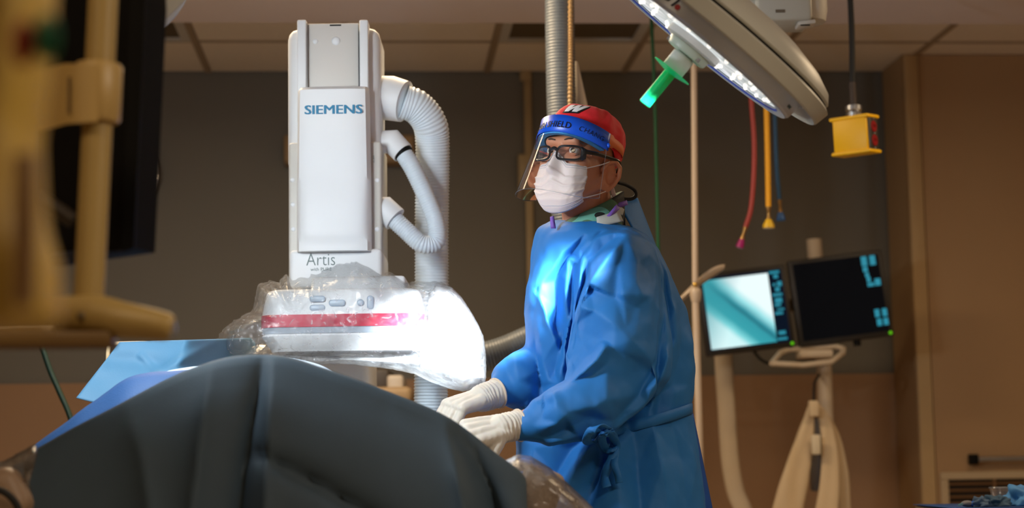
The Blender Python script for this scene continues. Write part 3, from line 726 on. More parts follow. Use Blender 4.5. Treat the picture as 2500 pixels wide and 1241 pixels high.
b = MB(); b.ball(P(1697, 695, Yp - 0.014), 0.0085); obj('gold_highlight', b, M('gold_highlight_tone', (255, 214, 120), 0.08, metal=1.0, emit=(255, 200, 90), estr=0.0), iv)  # gold ball stands in for the bright highlight on the pole
G = []
for i in range(25):
    u = i / 24; c = spline([P(1640, 752, Yp + 0.05), P(1672, 722, Yp + 0.03), P(1705, 690, Yp + 0.03), P(1735, 668, Yp + 0.04), P(1768, 652, Yp + 0.06)], 25)[i]
    wd = 0.03 * (1 - abs(2 * u - 1) ** 3 * 0.75)
    d = Vector((0.55, -0.2, 0.8)).normalized()
    G.append([c + d * wd * s + Vector((0, 0.012 * s * s, 0)) for s in (-1, -0.5, 0, 0.5, 1)])
b = MB(); b.grid(G); obj('curved_arm', b, M('cream_plastic', (200, 180, 156), 0.4), iv, solid=0.008)
for a in range(5):
    d = Vector((math.cos(R(72 * a + 10)), math.sin(R(72 * a + 10)), 0))
    b = MB(); b.tube([Vector((px0.x, Yp, 0.07)), Vector((px0.x, Yp, 0.055)) + d * 0.25], [0.014, 0.01], 10); obj('foot', b, pw, iv)
    b = MB(); b.ball(Vector((px0.x, Yp, 0.026)) + d * 0.25, (0.025, 0.012, 0.025), Matrix.Rotation(R(72 * a + 10), 3, 'Z')); obj('caster', b, black_m, iv)

# ------------------------------------------------------------------ monitors on their stand
Ym = 7.05
def screen_mat():
    m = bpy.data.materials.new('radiograph'); m.use_nodes = True; nt = m.node_tree; b = nt.nodes['Principled BSDF']
    uv = nt.nodes.new('ShaderNodeUVMap'); sx = nt.nodes.new('ShaderNodeSeparateXYZ'); nt.links.new(uv.outputs[0], sx.inputs[0])
    nz = nt.nodes.new('ShaderNodeTexNoise'); nz.inputs['Scale'].default_value = 3.0; nt.links.new(uv.outputs[0], nz.inputs['Vector'])
    def mth(op, a, bb):
        n = nt.nodes.new('ShaderNodeMath'); n.operation = op
        for i, v in enumerate((a, bb)):
            if isinstance(v, float): n.inputs[i].default_value = v
            else: nt.links.new(v, n.inputs[i])
        return n.outputs[0]
    vd = mth('SUBTRACT', 1.0, sx.outputs[1])                         # 0 top .. 1 bottom
    t = mth('SUBTRACT', vd, mth('MULTIPLY', sx.outputs[0], 0.95))     # across the diagonal
    t = mth('ADD', t, mth('MULTIPLY', mth('SUBTRACT', nz.outputs[0], 0.5), 0.06))
    t = mth('ADD', mth('MULTIPLY', t, 0.5), 0.5)
    r = nt.nodes.new('ShaderNodeValToRGB'); cr = r.color_ramp
    st = [(0.0, (238, 255, 255)), (0.33, (236, 254, 255)), (0.41, (150, 226, 232)), (0.475, (20, 140, 156)), (0.5, (6, 112, 128)), (0.53, (30, 150, 164)), (0.63, (40, 160, 172)), (0.70, (120, 214, 220)), (0.75, (206, 246, 248)), (1.0, (224, 250, 252))]
    for k, (p_, c_) in enumerate(st):
        e = cr.elements[k] if k < 2 else cr.elements.new(p_)
        e.position = p_; e.color = lin(c_) + (1,)
    nt.links.new(t, r.inputs[0])
    # darker strip down the upper left side of the picture
    d = nt.nodes.new('ShaderNodeMapRange'); d.inputs[1].default_value = 0.0; d.inputs[2].default_value = 0.62; d.inputs[3].default_value = 1.0; d.inputs[4].default_value = 0.0
    nt.links.new(mth('ADD', sx.outputs[0], mth('MULTIPLY', vd, 0.42)), d.inputs[0])
    mx = nt.nodes.new('ShaderNodeMix'); mx.data_type = 'RGBA'; nt.links.new(d.outputs[0], mx.inputs[0]); nt.links.new(r.outputs[0], mx.inputs[6]); mx.inputs[7].default_value = lin((40, 150, 162)) + (1,)
    nt.links.new(mx.outputs[2], b.inputs['Emission Color']); b.inputs['Emission Strength'].default_value = 1.0
    b.inputs['Base Color'].default_value = (0.01, 0.01, 0.012, 1); b.inputs['Roughness'].default_value = 0.3
    return m
readout = M('cyan_readout', (10, 60, 70), 0.4, emit=(30, 150, 176), estr=0.75)
readout_d = M('navy_screen', (4, 8, 16), 0.6, emit=(2, 22, 44), estr=0.55, spec=0.1)
glass_d = M('dark_screen', (4, 6, 10), 0.6, emit=(2, 6, 14), estr=0.4, spec=0.1)
led_g = M('green_led', (60, 160, 10), 0.4, emit=(96, 190, 10), estr=0.9)
bez = M('monitor_bezel', (34, 30, 26), 0.45)
def monitor(c4, label, xray):
    """c4: photo corners (tl, tr, br, bl) of the outer bezel"""
    tl, tr, br, bl = [P(x, y, Ym) for x, y in c4]
    tl += Vector((0, 0.0, 0)); 
    ctr = (tl + tr + br + bl) / 4; ex = ((tr + br) - (tl + bl)) / 2; ey = ((tl + tr) - (bl + br)) / 2
    W_, H_ = ex.length, ey.length; ex.normalize(); ey = (ey - ex * ey.dot(ex)).normalized()
    ez = ex.cross(ey)                           # towards the camera
    ROT = Matrix((ex, ey, ez)).transposed()
    t = thing('monitor', label, 'monitor', bl, 'pair of monitors on the stand')
    at = lambda u, v, d: ctr + ex * (u - 0.5) * W_ + ey * (0.5 - v) * H_ + ez * d      # v from the top
    b = MB(); b.box(at(.5, .5, -0.03), (W_, H_, 0.05), ROT, 0.006); cs = obj('casing', b, bez, t)
    def q(u0, v0, u1, v1, d, name, mat, par, uvs=False):
        V = [at(u0, v1, d), at(u1, v1, d), at(u1, v0, d), at(u0, v0, d)]
        bb = MB(); bb.add(V, [(0, 1, 2, 3)]); o = obj(name, bb, mat, par, smooth=False, recalc=False)
        if uvs:
            L = o.data.uv_layers.new(name='UVMap')
            for i, uvc in enumerate(((0, 0), (1, 0), (1, 1), (0, 1))): L.data[i].uv = uvc
        return o
    sc = q(0.045, 0.05, 0.955, 0.94, -0.0045, 'screen', glass_d if not xray else readout_d, t)
    blobs = []
    if xray:
        q(0.06, 0.085, 0.80, 0.925, -0.0035, 'radiograph', screen_mat(), sc, True)
        blobs = [(0.815, .07, .93, .10), (0.86, .115, .91, .16), (0.84, .22, .87, .25), (.89, .2, .94, .26), (.86, .27, .91, .32), (.82, .345, .93, .375), (.84, .4, .92, .46), (.83, .47, .9, .5), (.85, .53, .93, .55), (.82, .57, .91, .6), (.83, .80, .91, .845), (.81, .88, .92, .91)]
    else:
        blobs = [(.77, .06, .83, .17), (.86, .06, .92, .17), (.775, .18, .825, .24), (.79, .25, .83, .3), (.8, .3, .84, .36), (.8, .37, .87, .41), (.88, .33, .94, .41), (.83, .68, .88, .77), (.91, .68, .96, .77), (.84, .79, .89, .87), (.91, .79, .96, .87)]
    for u0, v0, u1, v1 in blobs:
        V = [at(u0, v1, -0.003), at(u1, v1, -0.003), at(u1, v0, -0.003), at(u0, v0, -0.003)]
        q(u0, v0, u1, v1, -0.0035, 'readout', readout, sc)
    b = MB(); b.ball(at(0.965, 0.965, -0.004), 0.0065, None, 12, 8); obj('status_light', b, led_g, t)
    b = MB(); b.box(at(.5, .52, -0.075), (W_ * .5, H_ * .5, 0.05), ROT, 0.01); obj('rear_mount', b, black, t)
    return t, at
mA, atA = monitor([(1704, 672), (1914, 643), (1944, 846), (1722, 870)], 'left monitor of the pair showing a bright teal radiograph', True)
mB, atB = monitor([(1924, 638), (2152, 607), (2184, 820), (1953, 847)], 'right monitor of the pair with a nearly black screen', False)
ms = thing('monitor_stand', 'cream monitor stand with carry handle under the two screens', 'stand', Vector((P(2010, 900, Ym + 0.12).x, Ym + 0.12, 0)))
mw = M('cream_stand', (208, 190, 166), 0.4)
xp = P(2012, 900, Ym + 0.16); tp = P(1987, 585, Ym + 0.16)
b = MB(); b.tube([Vector((P(2026, 1240, Ym + 0.16).x, Ym + 0.16, 0.04)), Vector((xp.x, Ym + 0.16, xp.z)), tp], 0.03, 18); obj('post', b, mw, ms)
b = MB(); b.box((P(2026, 1240, Ym + .16).x, Ym + 0.16, 0.025), (0.5, 0.46, 0.046), None, 0.01); obj('base', b, mw, ms)
b = MB(); b.box(P(1940, 745, Ym + 0.12), (0.5, 0.02, 0.05), Matrix.Rotation(R(-6.5), 3, 'Y'), 0.004); obj('cross_bar', b, mw, ms)
b = MB(); hp_ = [P(1884, 888, Ym - 0.1), P(1905, 862, Ym), P(1925, 854, Ym + 0.03), P(2040, 846, Ym + 0.03), P(2060, 852, Ym), P(2058, 862, Ym - 0.03), P(2030, 884, Ym - 0.1), P(1960, 892, Ym - 0.1)]
b.tube(hp_ + [hp_[0]], 0.011, 12); obj('handle', b, mw, ms)
b = MB(); b.box(P(1988, 866, Ym + 0.02), (0.13, 0.12, 0.03), None, 0.008); obj('tilt_bracket', b, mw, ms)
b = MB(); b.tube(spline([P(1835, 850, Ym + 0.05), P(1860, 880, Ym + 0.06), P(1900, 890, Ym + 0.1), P(1990, 880, Ym + 0.15)], 20), 0.006, 8); obj('cable', b, black_m, ms)
b = MB(); b.tube([P(2092, 826, Ym + 0.03), P(2093, 845, Ym + 0.03)], 0.015, 12); obj('adjustment_knob', b, black, ms)
# white strap-like tube hanging left of the post
b = MB(); b.tube(spline([P(1764, 800, 7.3), P(1766, 880, 7.3), P(1774, 1000, 7.3), P(1782, 1120, 7.28), P(1796, 1200, 7.26), P(1816, 1250, 7.24), P(1836, 1330, 7.22)], 40), 0.036, 16, flat=0.45, upv=(0, 1, 0))
obj('fabric_sleeve', b, M('cream_cloth', (208, 190, 164), 0.75, bump=0.2, bscale=60), None, 'long cream fabric sleeve hanging below the radiograph monitor', 'sleeve')
# cloth bundle on the post
hb_ = thing('hanging_gown', 'cream cloth garment hung in folds on the monitor post', 'garment', P(1990, 1300, 6.9))
cl = M('cream_garment', (216, 192, 156), 0.8, var=0.05, bump=0.2, bscale=80)
def lobe(cen, name):
    G = []
    S = spline([P(x, y, Y) for x, y, wd, Y in cen], 40); Wd = [interp([(i / (len(cen) - 1), c[2]) for i, c in enumerate(cen)], k / 39)[0] for k in range(40)]
    for k in range(40):
        row = []
        for j in range(24):
            a = 2 * math.pi * j / 24; w_ = Wd[k] * mpp(6.9)
            fold = 1 + 0.22 * math.sin(a * 3 + k * 0.12) * min(1, k / 12)
            row.append(S[k] + Vector((math.cos(a) * w_ * fold, math.sin(a) * w_ * 0.5 * fold, 0)))
        G.append(row)
    b = MB(); b.grid(G, True); b.f.append(tuple(range(24))); b.f.append(tuple(range(39 * 24, 40 * 24))); return obj(name, b, cl, hb_, ang=180)
lobe([(1984, 985, 9, 6.92), (1974, 1020, 12, 6.92), (1956, 1090, 24, 6.9), (1936, 1180, 32, 6.88), (1922, 1260, 34, 6.87), (1918, 1330, 34, 6.86)], 'left_fold')
lobe([(1990, 985, 9, 6.93), (2008, 1015, 13, 6.93), (2022, 1090, 18, 6.92), (2024, 1180, 22, 6.9), (2018, 1260, 26, 6.88), (2016, 1330, 28, 6.88)], 'centre_fold')
lobe([(2006, 1000, 8, 6.97), (2036, 1060, 11, 6.97), (2054, 1150, 14, 6.96), (2062, 1230, 13, 6.96), (2066, 1330, 14, 6.96)], 'right_fold')
b = MB(); b.box(P(1986, 998, 6.88), (0.036, 0.03, 0.06), None, 0.005); obj('collar_tab', b, cl, hb_)
b = MB(); b.box(P(1992, 1086, 6.86), (0.034, 0.014, 0.075), None, 0.005); obj('tag', b, M('pale_tag', (222, 206, 176), 0.5), hb_)
b = MB(); b.box(P(1992, 1110, 6.95), (0.05, 0.02, 0.28), None, 0.008); obj('lining', b, M('grey_lining', (120, 116, 116), 0.7), hb_)
b = MB(); b.tube([P(1986, 990, 6.9), P(1987, 960, 6.93), P(1988, 935, 7.0), P(2000, 915, 7.18)], 0.005, 8); obj('hook_cord', b, black_m, hb_)

# small equipment behind the table
cq = thing('equipment_cart', 'dark and cream equipment cart far behind the plastic bag', 'cart', Vector((P(950, 960, 6.6).x, 6.7, 0)))
slab(860, 902, 950, 950, 6.5, 0.3, 0.01, M('dark_unit', (74, 66, 60), 0.5), 'display_unit', cq)
slab(944, 916, 985, 968, 6.45, 0.25, 0.012, M('cream_unit', (206, 196, 184), 0.4), 'supply_unit', cq)
slab(850, 946, 1005, 985, 6.42, 0.4, 0.02, M('tan_unit', (176, 150, 116), 0.5), 'top_tray', cq)
a_ = P(850, 985, 6.42); c_ = P(1005, 985, 6.42); b = MB(); b.box(((a_.x + c_.x) / 2, 6.62, a_.z / 2), (0.2, 0.3, a_.z - 0.004), None, 0.02); obj('cabinet', b, MATS['tan_unit'], cq)
# ------------------------------------------------------------------ operating table and its drapes
tb_ = thing('operating_table', 'operating table hidden under dark and blue drapes', 'table', Vector((-0.45, 3.75, 0)))
b = MB(); b.box((-0.45, 3.76, 0.75), (0.85, 0.36, 0.05), None, 0.02); obj('table_top', b, M('table_pad', (40, 44, 50), 0.6), tb_)
b = MB(); b.box((-0.45, 3.76, 0.42), (0.22, 0.2, 0.70), None, 0.02); obj('pedestal', b, steel, tb_)
b = MB(); b.box((-0.45, 3.76, 0.035), (0.7, 0.45, 0.07), None, 0.02); obj('base', b, steel, tb_)

def drape(crest, Y0, back, drop, fwd_, foldfn, name, label, mat, nu=150, nv=70, zmin=0.3, cat='drape'):
    """cloth over a ridge: crest is a pixel polyline at depth Y0; it falls towards the camera and, a little, behind"""
    C = spline([P(x, y, Y0) for x, y in crest], nu); G = []
    for j in range(nv):
        v = -0.25 + 1.25 * j / (nv - 1); row = []
        for i, c in enumerate(C):
            s = abs(v)
            if v < 0: p = c + Vector((0, back * s / 0.25, -0.16 * (s / 0.25) ** 1.5))
            else:
                soft = 0.05
                dz = drop * v; yy = -fwd_ * (1 - math.exp(-v * 5)) - fwd_ * 0.4 * v
                p = c + Vector((0, yy, -dz * (1 if v > soft else 0.25 + 0.75 * v / soft)))
                p.z = max(p.z, zmin + 0.01 * noise.noise(p * 6))
            dx, dy, dz = foldfn(i / (nu - 1), v, p); row.append(p + Vector((dx, dy, dz)))
        G.append(row)
    b = MB(); b.grid(G)
    return obj(name, b, mat, None, label, cat, ang=180, solid=0.003)
def crease(x, y, pl, w):
    """signed distance to a pixel polyline"""
    best = 1e9; sg = 1
    for (x0, y0), (x1, y1) in zip(pl[:-1], pl[1:]):
        dx, dy = x1 - x0, y1 - y0; L2 = dx * dx + dy * dy; t = max(0, min(1, ((x - x0) * dx + (y - y0) * dy) / L2))
        qx, qy = x0 + t * dx, y0 + t * dy; d = math.hypot(x - qx, y - qy)
        if d < best: best = d; sg = 1 if (dx * (y - qy) - dy * (x - qx)) > 0 else -1
    return best * sg / w
def pix(p):
    D_ = p - CAM; c = D_.dot(fwd); return 1250 + FPX * D_.dot(CR) / c, 620.5 - FPX * D_.dot(CU) / c
DCR_K = 1.8
DCR = [([(640, 880), (618, 1000), (592, 1140), (574, 1300)], 34, -0.026), ([(668, 880), (662, 1000), (655, 1120), (650, 1300)], 48, 0.016),
       ([(630, 1110), (740, 1165), (860, 1235), (960, 1300)], 22, -0.016), ([(1120, 1050), (1160, 1110), (1200, 1200), (1225, 1320)], 22, -0.032),
       ([(1085, 1050), (1110, 1130), (1130, 1220), (1140, 1300)], 34, 0.02), ([(520, 900), (500, 1040), (470, 1300)], 46, 0.02), ([(300, 990), (350, 1100), (380, 1300)], 60, 0.016),
       ([(900, 940), (960, 1000), (1100, 1060)], 26, -0.012)]
def dfold(u, v, p):
    x, y = pix(p); dy = 0.0
    k = max(0.0, min(1.0, v / 0.12)) if v > 0 else 0
    for pl, w_, a in DCR:
        d = crease(x, y, pl, w_); dy -= DCR_K * a * math.exp(-abs(d) * 1.2)
    dy += 0.012 * noise.noise(Vector((p.x * 5, 3.3, p.z * 1.6)))
    return 0, dy * k, 0.002 * noise.noise(p * 9)
crestA = [(-70, 1170), (0, 1146), (90, 1096), (200, 1036), (330, 968), (440, 912), (540, 878), (625, 868), (700, 872), (790, 900), (900, 938), (1010, 980), (1090, 1018), (1150, 1058), (1205, 1104), (1255, 1140), (1278, 1162), (1284, 1180)]
charcoal = M('charcoal_drape', (58, 76, 90), 0.7, var=0.1, scale=18, bump=0.2, bscale=350)
drape(crestA, 3.42, 0.16, 0.85, 0.10, dfold, 'dark_drape', 'dark charcoal surgical drape tented over the table in front', charcoal, 190, 80)
crestB = [(70, 1100), (150, 1040), (215, 992), (300, 930), (360, 911), (430, 907), (520, 898), (600, 888), (690, 886), (760, 902), (830, 932), (900, 960), (960, 990)]
def bfold(u, v, p):
    k = max(0.0, min(1.0, (v + 0.1) / 0.15))
    return 0, 0.012 * k * noise.noise(Vector((p.x * 9, 1.3, p.z * 3))) , 0.003 * noise.noise(p * 14)
bl_m = M('blue_sterile_drape', (32, 72, 120), 0.6, var=0.06, scale=60, bump=0.5, bscale=420)
drape(crestB, 3.72, 0.2, 0.5, 0.12, bfold, 'blue_drape', 'textured blue surgical drape showing behind the dark drape', bl_m, 120, 50, 0.3)
lit_edge_m = M('lit_edge_tone', (196, 220, 244), 0.6, var=0.03)  # near-white strip paints the highlight along a drape edge
drape([(372, 918), (410, 906), (450, 899), (520, 889), (600, 876), (690, 872), (740, 880), (790, 896), (836, 922), (880, 950)], 3.86, 0.14, 0.1, 0.03, lambda u, v, p: (0, 0, 0.002 * noise.noise(p * 12)), 'lit_drape_edge', 'white-blue strip added as the lit edge of a drape under the plastic bag', lit_edge_m, 70, 24, 0.3, 'sheet')
# pale blue sheet hung over a bar at the left
pale = M('pale_blue_sheet', (70, 118, 150), 0.65, var=0.05, scale=20, bump=0.15, bscale=300)
def sheet(u, v):
    # corners in the photograph: tl (292,836) tr (548,826) br (560,905) bl (186,972)/(240,995)
    top = Vector((292 + 320 * u, 836 - 10 * u)); bot = Vector((186 + 440 * u, 972 + 26 * math.sin(min(u * 3, 1) * 1.57) - 70 * u * u))
    x = top.x + (bot.x - top.x) * v; y = top.y + (bot.y - top.y) * v
    Y = 4.02 - 0.10 * v + 0.02 * math.sin(u * 5) + 2.4 * max(0, u - 0.5) ** 1.5
    d = crease(x, y, [(345, 870), (385, 910), (410, 930)], 9); Y -= 0.008 * math.exp(-d * d)
    d = crease(x, y, [(525, 836), (440, 880), (400, 905), (385, 915)], 10); Y -= 0.014 * math.exp(-d * d)
    d = crease(x, y, [(270, 880), (340, 875), (400, 905)], 20); Y += 0.008 * math.exp(-d * d)
    Y += 0.006 * noise.noise(Vector((u * 4, v * 4, 1)))
    return P(x, y, Y)
G = [[sheet(i / 60, j / 36) for i in range(61)] for j in range(37)]
Gb = [[p + Vector((0, 0.06 + 0.05 * k, -0.05 * k * k)) for p in G[0]] for k in (2.0, 1.0, 0.35)]
b = MB(); b.grid(Gb + G); obj('paper_sheet', b, pale, None, 'pale blue paper sheet with fold creases hung beside the plastic bag', 'sheet', ang=180, solid=0.0015)
# bar under the sheet
b = MB(); b.tube(spline([P(264, 1010, 4.1), P(263, 920, 4.1), P(264, 858, 4.1), P(272, 842, 4.1), P(300, 839, 4.1), P(360, 838, 4.1), P(430, 838, 4.11)], 50), 0.0048, 10)
fr_ = obj('frame_bar', b, M('cream_bar', (206, 180, 140), 0.35), None, 'thin cream bent bar holding up the pale blue sheet', 'bar')
b = MB(); b.tube(spline([P(100, 840, 5.4), P(122, 905, 5.4), P(146, 960, 5.4), P(175, 1030, 5.4), P(225, 1200, 5.4), Vector((P(240, 1300, 5.4).x, 5.4, 0.35)), Vector((P(240, 1300, 5.4).x + 0.1, 5.4, 0.0086))], 40), 0.0085, 12)
obj('green_tube', b, M('dark_green_tube', (6, 48, 38), 0.5), None, 'dark green tube slanting down behind the table at left', 'tube')

# ------------------------------------------------------------------ plastic bag on the detector
def pillow(poly, Yc, depth, mat, name, label, step=7.0, edge=85.0, crum=0.010, seed=0.0, ragged=4.0, skew=None, cf=1.0, parent=None, cat='plastic bag'):
    """closed inflated plastic sheet whose outline is the pixel polygon at depth Yc; depth = half thickness in metres"""
    pl = [(float(x), float(y)) for x, y in poly]; n = len(pl)
    xs = [p[0] for p in pl]; ys = [p[1] for p in pl]
    nr = 26; ring = []
    # resample outline
    S = []
    for i in range(n):
        (x0, y0), (x1, y1) = pl[i], pl[(i + 1) % n]; L = math.hypot(x1 - x0, y1 - y0); k = max(1, int(L / step))
        for t in range(k): S.append((x0 + (x1 - x0) * t / k, y0 + (y1 - y0) * t / k))
    m = len(S)
    # medial line to shrink towards: a segment through the middle
    cx0, cx1 = min(xs) + 0.28 * (max(xs) - min(xs)), max(xs) - 0.24 * (max(xs) - min(xs))
    def mid(x, y):
        xx = min(max(x, cx0), cx1); up = [q[1] for q in S if abs(q[0] - xx) < 18]
        return xx, (min(up) + max(up)) / 2
    b = MB(); rows = []
    for side in (1, -1):
        G = []
        for j in range(nr + 1):
            t = (j / nr) ** 1.0; row = []
            for i, (x, y) in enumerate(S):
                mx_, my_ = mid(x, y)
                rag = ragged * noise.noise(Vector((x * 0.05, y * 0.05, seed))) + ragged * 0.7 * noise.noise(Vector((x * 0.16, y * 0.16, seed + 4)))
                xx, yy = x + rag, y + rag * 0.8
                px, py = xx + (mx_ - xx) * t, yy + (my_ - yy) * t
                d = math.hypot(px - xx, py - yy)
                h = depth * math.sqrt(max(0.0, 1 - (1 - min(1, d / edge)) ** 2))
                q = Vector((px * 0.0115 * cf, py * 0.0115 * cf, side * 3.0 + seed))
                qq = q + Vector((noise.noise(q * 0.7), noise.noise(q * 0.7 + Vector((5, 2, 1))), 0)) * 0.8
                w_ = min(1, d / 14 + 0.15)
                cr = (noise.voronoi(qq)[0][0] - 0.35) * crum * 1.7 + (noise.voronoi(qq * 2.3)[0][0] - 0.3) * crum * 0.8 - (1 - abs(noise.noise(qq * 3.1))) * crum * 0.35
                Y = Yc - side * (h + 0.004) + (skew(px, py) if skew else 0) - side * cr * w_
                row.append(P(px, py, Y))
            G.append(row)
        b.grid(G, True)
    V = b.v
    return obj(name, b, mat, parent, label, cat, ang=180)
bag_poly = [(528, 868), (524, 842), (534, 815), (556, 795), (590, 772), (614, 756), (624, 728), (634, 694), (660, 686), (684, 692), (698, 668), (712, 684), (736, 678), (776, 668), (812, 652), (846, 642), (872, 640), (900, 652), (930, 672), (952, 664), (972, 676), (992, 688), (1030, 688), (1078, 689), (1104, 702), (1126, 726), (1144, 756), (1164, 792), (1178, 818), (1183, 850), (1186, 900), (1183, 935), (1160, 948), (1130, 956), (1096, 948), (1056, 934), (1010, 912), (968, 902), (900, 894), (850, 888), (780, 890), (700, 884), (640, 880), (570, 884)]
bagm = film('clear_bag', (244, 248, 255), 0.12, 0.1, 45.0, 0.5, 0.08, 0.45, streak=True)
pillow(bag_poly, YD + 0.0, 0.235, bagm, 'plastic_bag', 'crumpled clear plastic bag wrapped around the white detector head', 6.5, 75, 0.013, 0.0, 6.5)
# loose doubled-over end of the bag on the right, catching the beam
fold_poly = [(1046, 716), (1066, 692), (1104, 703), (1128, 727), (1148, 758), (1168, 794), (1180, 820), (1185, 850), (1188, 900), (1185, 936), (1160, 950), (1130, 957), (1096, 949), (1056, 935), (1010, 913), (960, 903), (900, 895), (850, 889), (780, 890), (700, 885), (690, 868), (800, 869), (900, 867), (1000, 864), (1038, 848), (1046, 800)]
milky = film('milky_bag_fold', (250, 252, 255), 0.5, 0.2, 40.0, 0.5, 0.18, 0.7)
pillow(fold_poly, YD - 0.06, 0.10, milky, 'bag_tail', 'bright milky folded end of the bag beside the surgeon\'s glove', 6.5, 60, 0.012, 7.0, 2.0)
lb = [P(1130, 898, YD - 0.14), P(1180, 896, YD - 0.13), P(1181, 922, YD - 0.13), P(1131, 926, YD - 0.14)]
b = MB(); b.add(lb, [(0, 1, 2, 3)]); obj('bag_label', b, M('white_sticker', (250, 250, 250), 0.5), bpy.data.objects['bag_tail'], 'plain white sticker', smooth=False, solid=0.0008)

# plastic-covered console at the right end of the table
kc = thing('table_console', 'tan table-side console under clear plastic at the drape\'s right end', 'console', P(1310, 1330, 3.5))
a_, c_ = P(1225, 1138, 3.5), P(1380, 1330, 3.5)
b = MB(); b.box(((a_.x + c_.x) / 2, 3.56, (a_.z + c_.z) / 2), (0.085, 0.1, 0.15), Matrix.Rotation(R(24), 3, 'Y'), 0.02, 3); obj('body', b, M('tan_console', (150, 128, 108), 0.5), kc)
b = MB(); b.tube([Vector((P(1310, 1300, 3.5).x, 3.57, P(1300, 1280, 3.5).z)), Vector((P(1310, 1300, 3.5).x, 3.57, 0.002))], 0.016, 12); obj('support_post', b, steel, kc)
b = MB(); b.lathe([(0, 0.03), (0.05, 0.03), (0.14, 0.012), (0.14, 0.001), (0, 0.001)], Vector((P(1310, 1300, 3.5).x, 3.57, 0)), (0, 0, 1), 32); obj('floor_base', b, steel, kc)
pillow([(1172, 1330), (1180, 1250), (1196, 1180), (1226, 1128), (1262, 1110), (1296, 1114), (1342, 1142), (1384, 1178), (1424, 1216), (1458, 1250), (1490, 1330)], 3.56, 0.12, film('console_wrap', (206, 190, 176), 0.5, 0.14, 45, 0.5, 0.2, 1.0), 'console_wrap', 'glinting clear plastic wrap over the tan console', 8, 60, 0.012, 3.0, 2.0, cat='plastic wrap')
# wrapped control at the lower left corner
lc_ = thing('hand_control', 'beige wrapped hand control at the lower left corner of the drape', 'controller', P(20, 1300, 3.05))
b = MB(); b.box(P(6, 1216, 3.05), (0.085, 0.07, 0.09), Matrix.Rotation(R(-28), 3, 'Y'), 0.025, 4); obj('body', b, M('beige_control', (150, 124, 100), 0.5), lc_)
b = MB(); b.tube(spline([P(-30, 1196, 2.99), P(6, 1200, 2.985), P(36, 1226, 2.99), P(48, 1262, 3.0), P(40, 1320, 3.05)], 24), 0.006, 10); obj('cord', b, black_m, lc_)
b = MB(); b.tube([P(6, 1240, 3.05), Vector((P(6, 1240, 3.05).x, 3.05, 0.002))], 0.012, 10); obj('support_post', b, steel, lc_)
b = MB(); b.lathe([(0, 0.03), (0.05, 0.03), (0.14, 0.012), (0.14, 0.001), (0, 0.001)], Vector((P(6, 1240, 3.05).x, 3.05, 0)), (0, 0, 1), 32); obj('floor_base', b, steel, lc_)
pillow([(-40, 1330), (-40, 1130), (10, 1126), (60, 1098), (88, 1086), (94, 1100), (60, 1130), (78, 1200), (84, 1330)], 3.12, 0.06, film('control_wrap', (200, 180, 160), 0.2, 0.12, 50, 0.5, 0.12, 1.0), 'control_wrap', 'thin clear plastic wrap around the beige hand control', 8, 40, 0.008, 9.0, 2.0, cat='plastic wrap')

# ------------------------------------------------------------------ foreground equipment at the left
yellowish = M('aged_cream_metal', (168, 142, 84), 0.45, var=0.05)
mo = thing('ceiling_monitor', 'black monitor seen from behind at the left edge, on a cream pole', 'monitor', P(220, 630, 2.7))
a_ = [P(96, 640, 2.74), P(326, 606, 2.66), P(356, 0, 2.66), P(350, -120, 2.66), P(100, -120, 2.74)]
b = MB(); n_ = len(a_); th = Vector((0.02, 0.06, 0))
b.add(a_ + [p + th for p in a_], [tuple(range(n_)), tuple(range(2 * n_ - 1, n_ - 1, -1))] + [(i, (i + 1) % n_, (i + 1) % n_ + n_, i + n_) for i in range(n_)]); obj('back_shell', b, black, mo, smooth=False)
b = MB(); e0 = [P(298, 612, 2.645), P(326, 607, 2.645), P(354, 0, 2.645), P(350, -120, 2.645), P(310, -120, 2.645), P(318, 0, 2.645)]
b.add(e0 + [p + Vector((0, 0.012, 0)) for p in e0], [tuple(range(6)), tuple(range(11, 5, -1))] + [(i, (i + 1) % 6, (i + 1) % 6 + 6, i + 6) for i in range(6)]); obj('edge_frame', b, M('black_frame', (14, 13, 12), 0.6, spec=0.1), mo, smooth=False)
b = MB(); b.tube([P(130, 628, 2.72), P(322, 603, 2.68)], 0.006, 8); obj('blue_glow_strip', b, M('blue_glow_tone', (18, 34, 60), 0.4), mo)  # dark blue strip paints the blue glow along the lower edge
b = MB(); b.tube([P(95, 480, 2.62), P(180, 540, 2.62)], 0.012, 10); obj('support_strut', b, M('dark_strut', (44, 34, 22), 0.5), mo)
pp0, pp1 = P(216, 752, 2.45), P(252, 0, 2.45); dirp = (pp1 - pp0).normalized(); k_ = (ZS - 0.002 - pp1.z) / dirp.z
po = thing('equipment_pole', 'cream round pole with clamp collar and foot bar at left', 'pole', pp0)
b = MB(); b.tube([pp0, pp1, pp1 + dirp * k_], 0.0205, 24); obj('tube', b, yellowish, po)
b = MB(); b.box(P(262, 228, 2.43), (0.026, 0.07, 0.082), Matrix.Rotation(R(2), 3, 'Y'), 0.01, 3)
G = []
colr = M('cream_clamp', (182, 152, 92), 0.42, var=0.04)
b = MB()
cpt = P(238, 228, 2.45)
b.lathe([(0.022, -0.041), (0.030, -0.041), (0.033, -0.037), (0.033, 0.037), (0.030, 0.041), (0.022, 0.041)], cpt, dirp, 32); cl_ = obj('clamp_collar', b, colr, po)
b = MB(); G = []
for x, dy, Y in ((60, 1, 2.5), (110, 1, 2.46), (160, 0.98, 2.425), (205, 0.94, 2.413), (240, 0.92, 2.416)):
    hgt = (76 * dy) ; yc = 232 + (60 - x) * 0.03 + (12 if x < 120 else 0)
    G.append([P(x, yc - hgt, Y), P(x, yc + hgt, Y), P(x, yc + hgt, Y + 0.03), P(x, yc - hgt, Y + 0.03)])
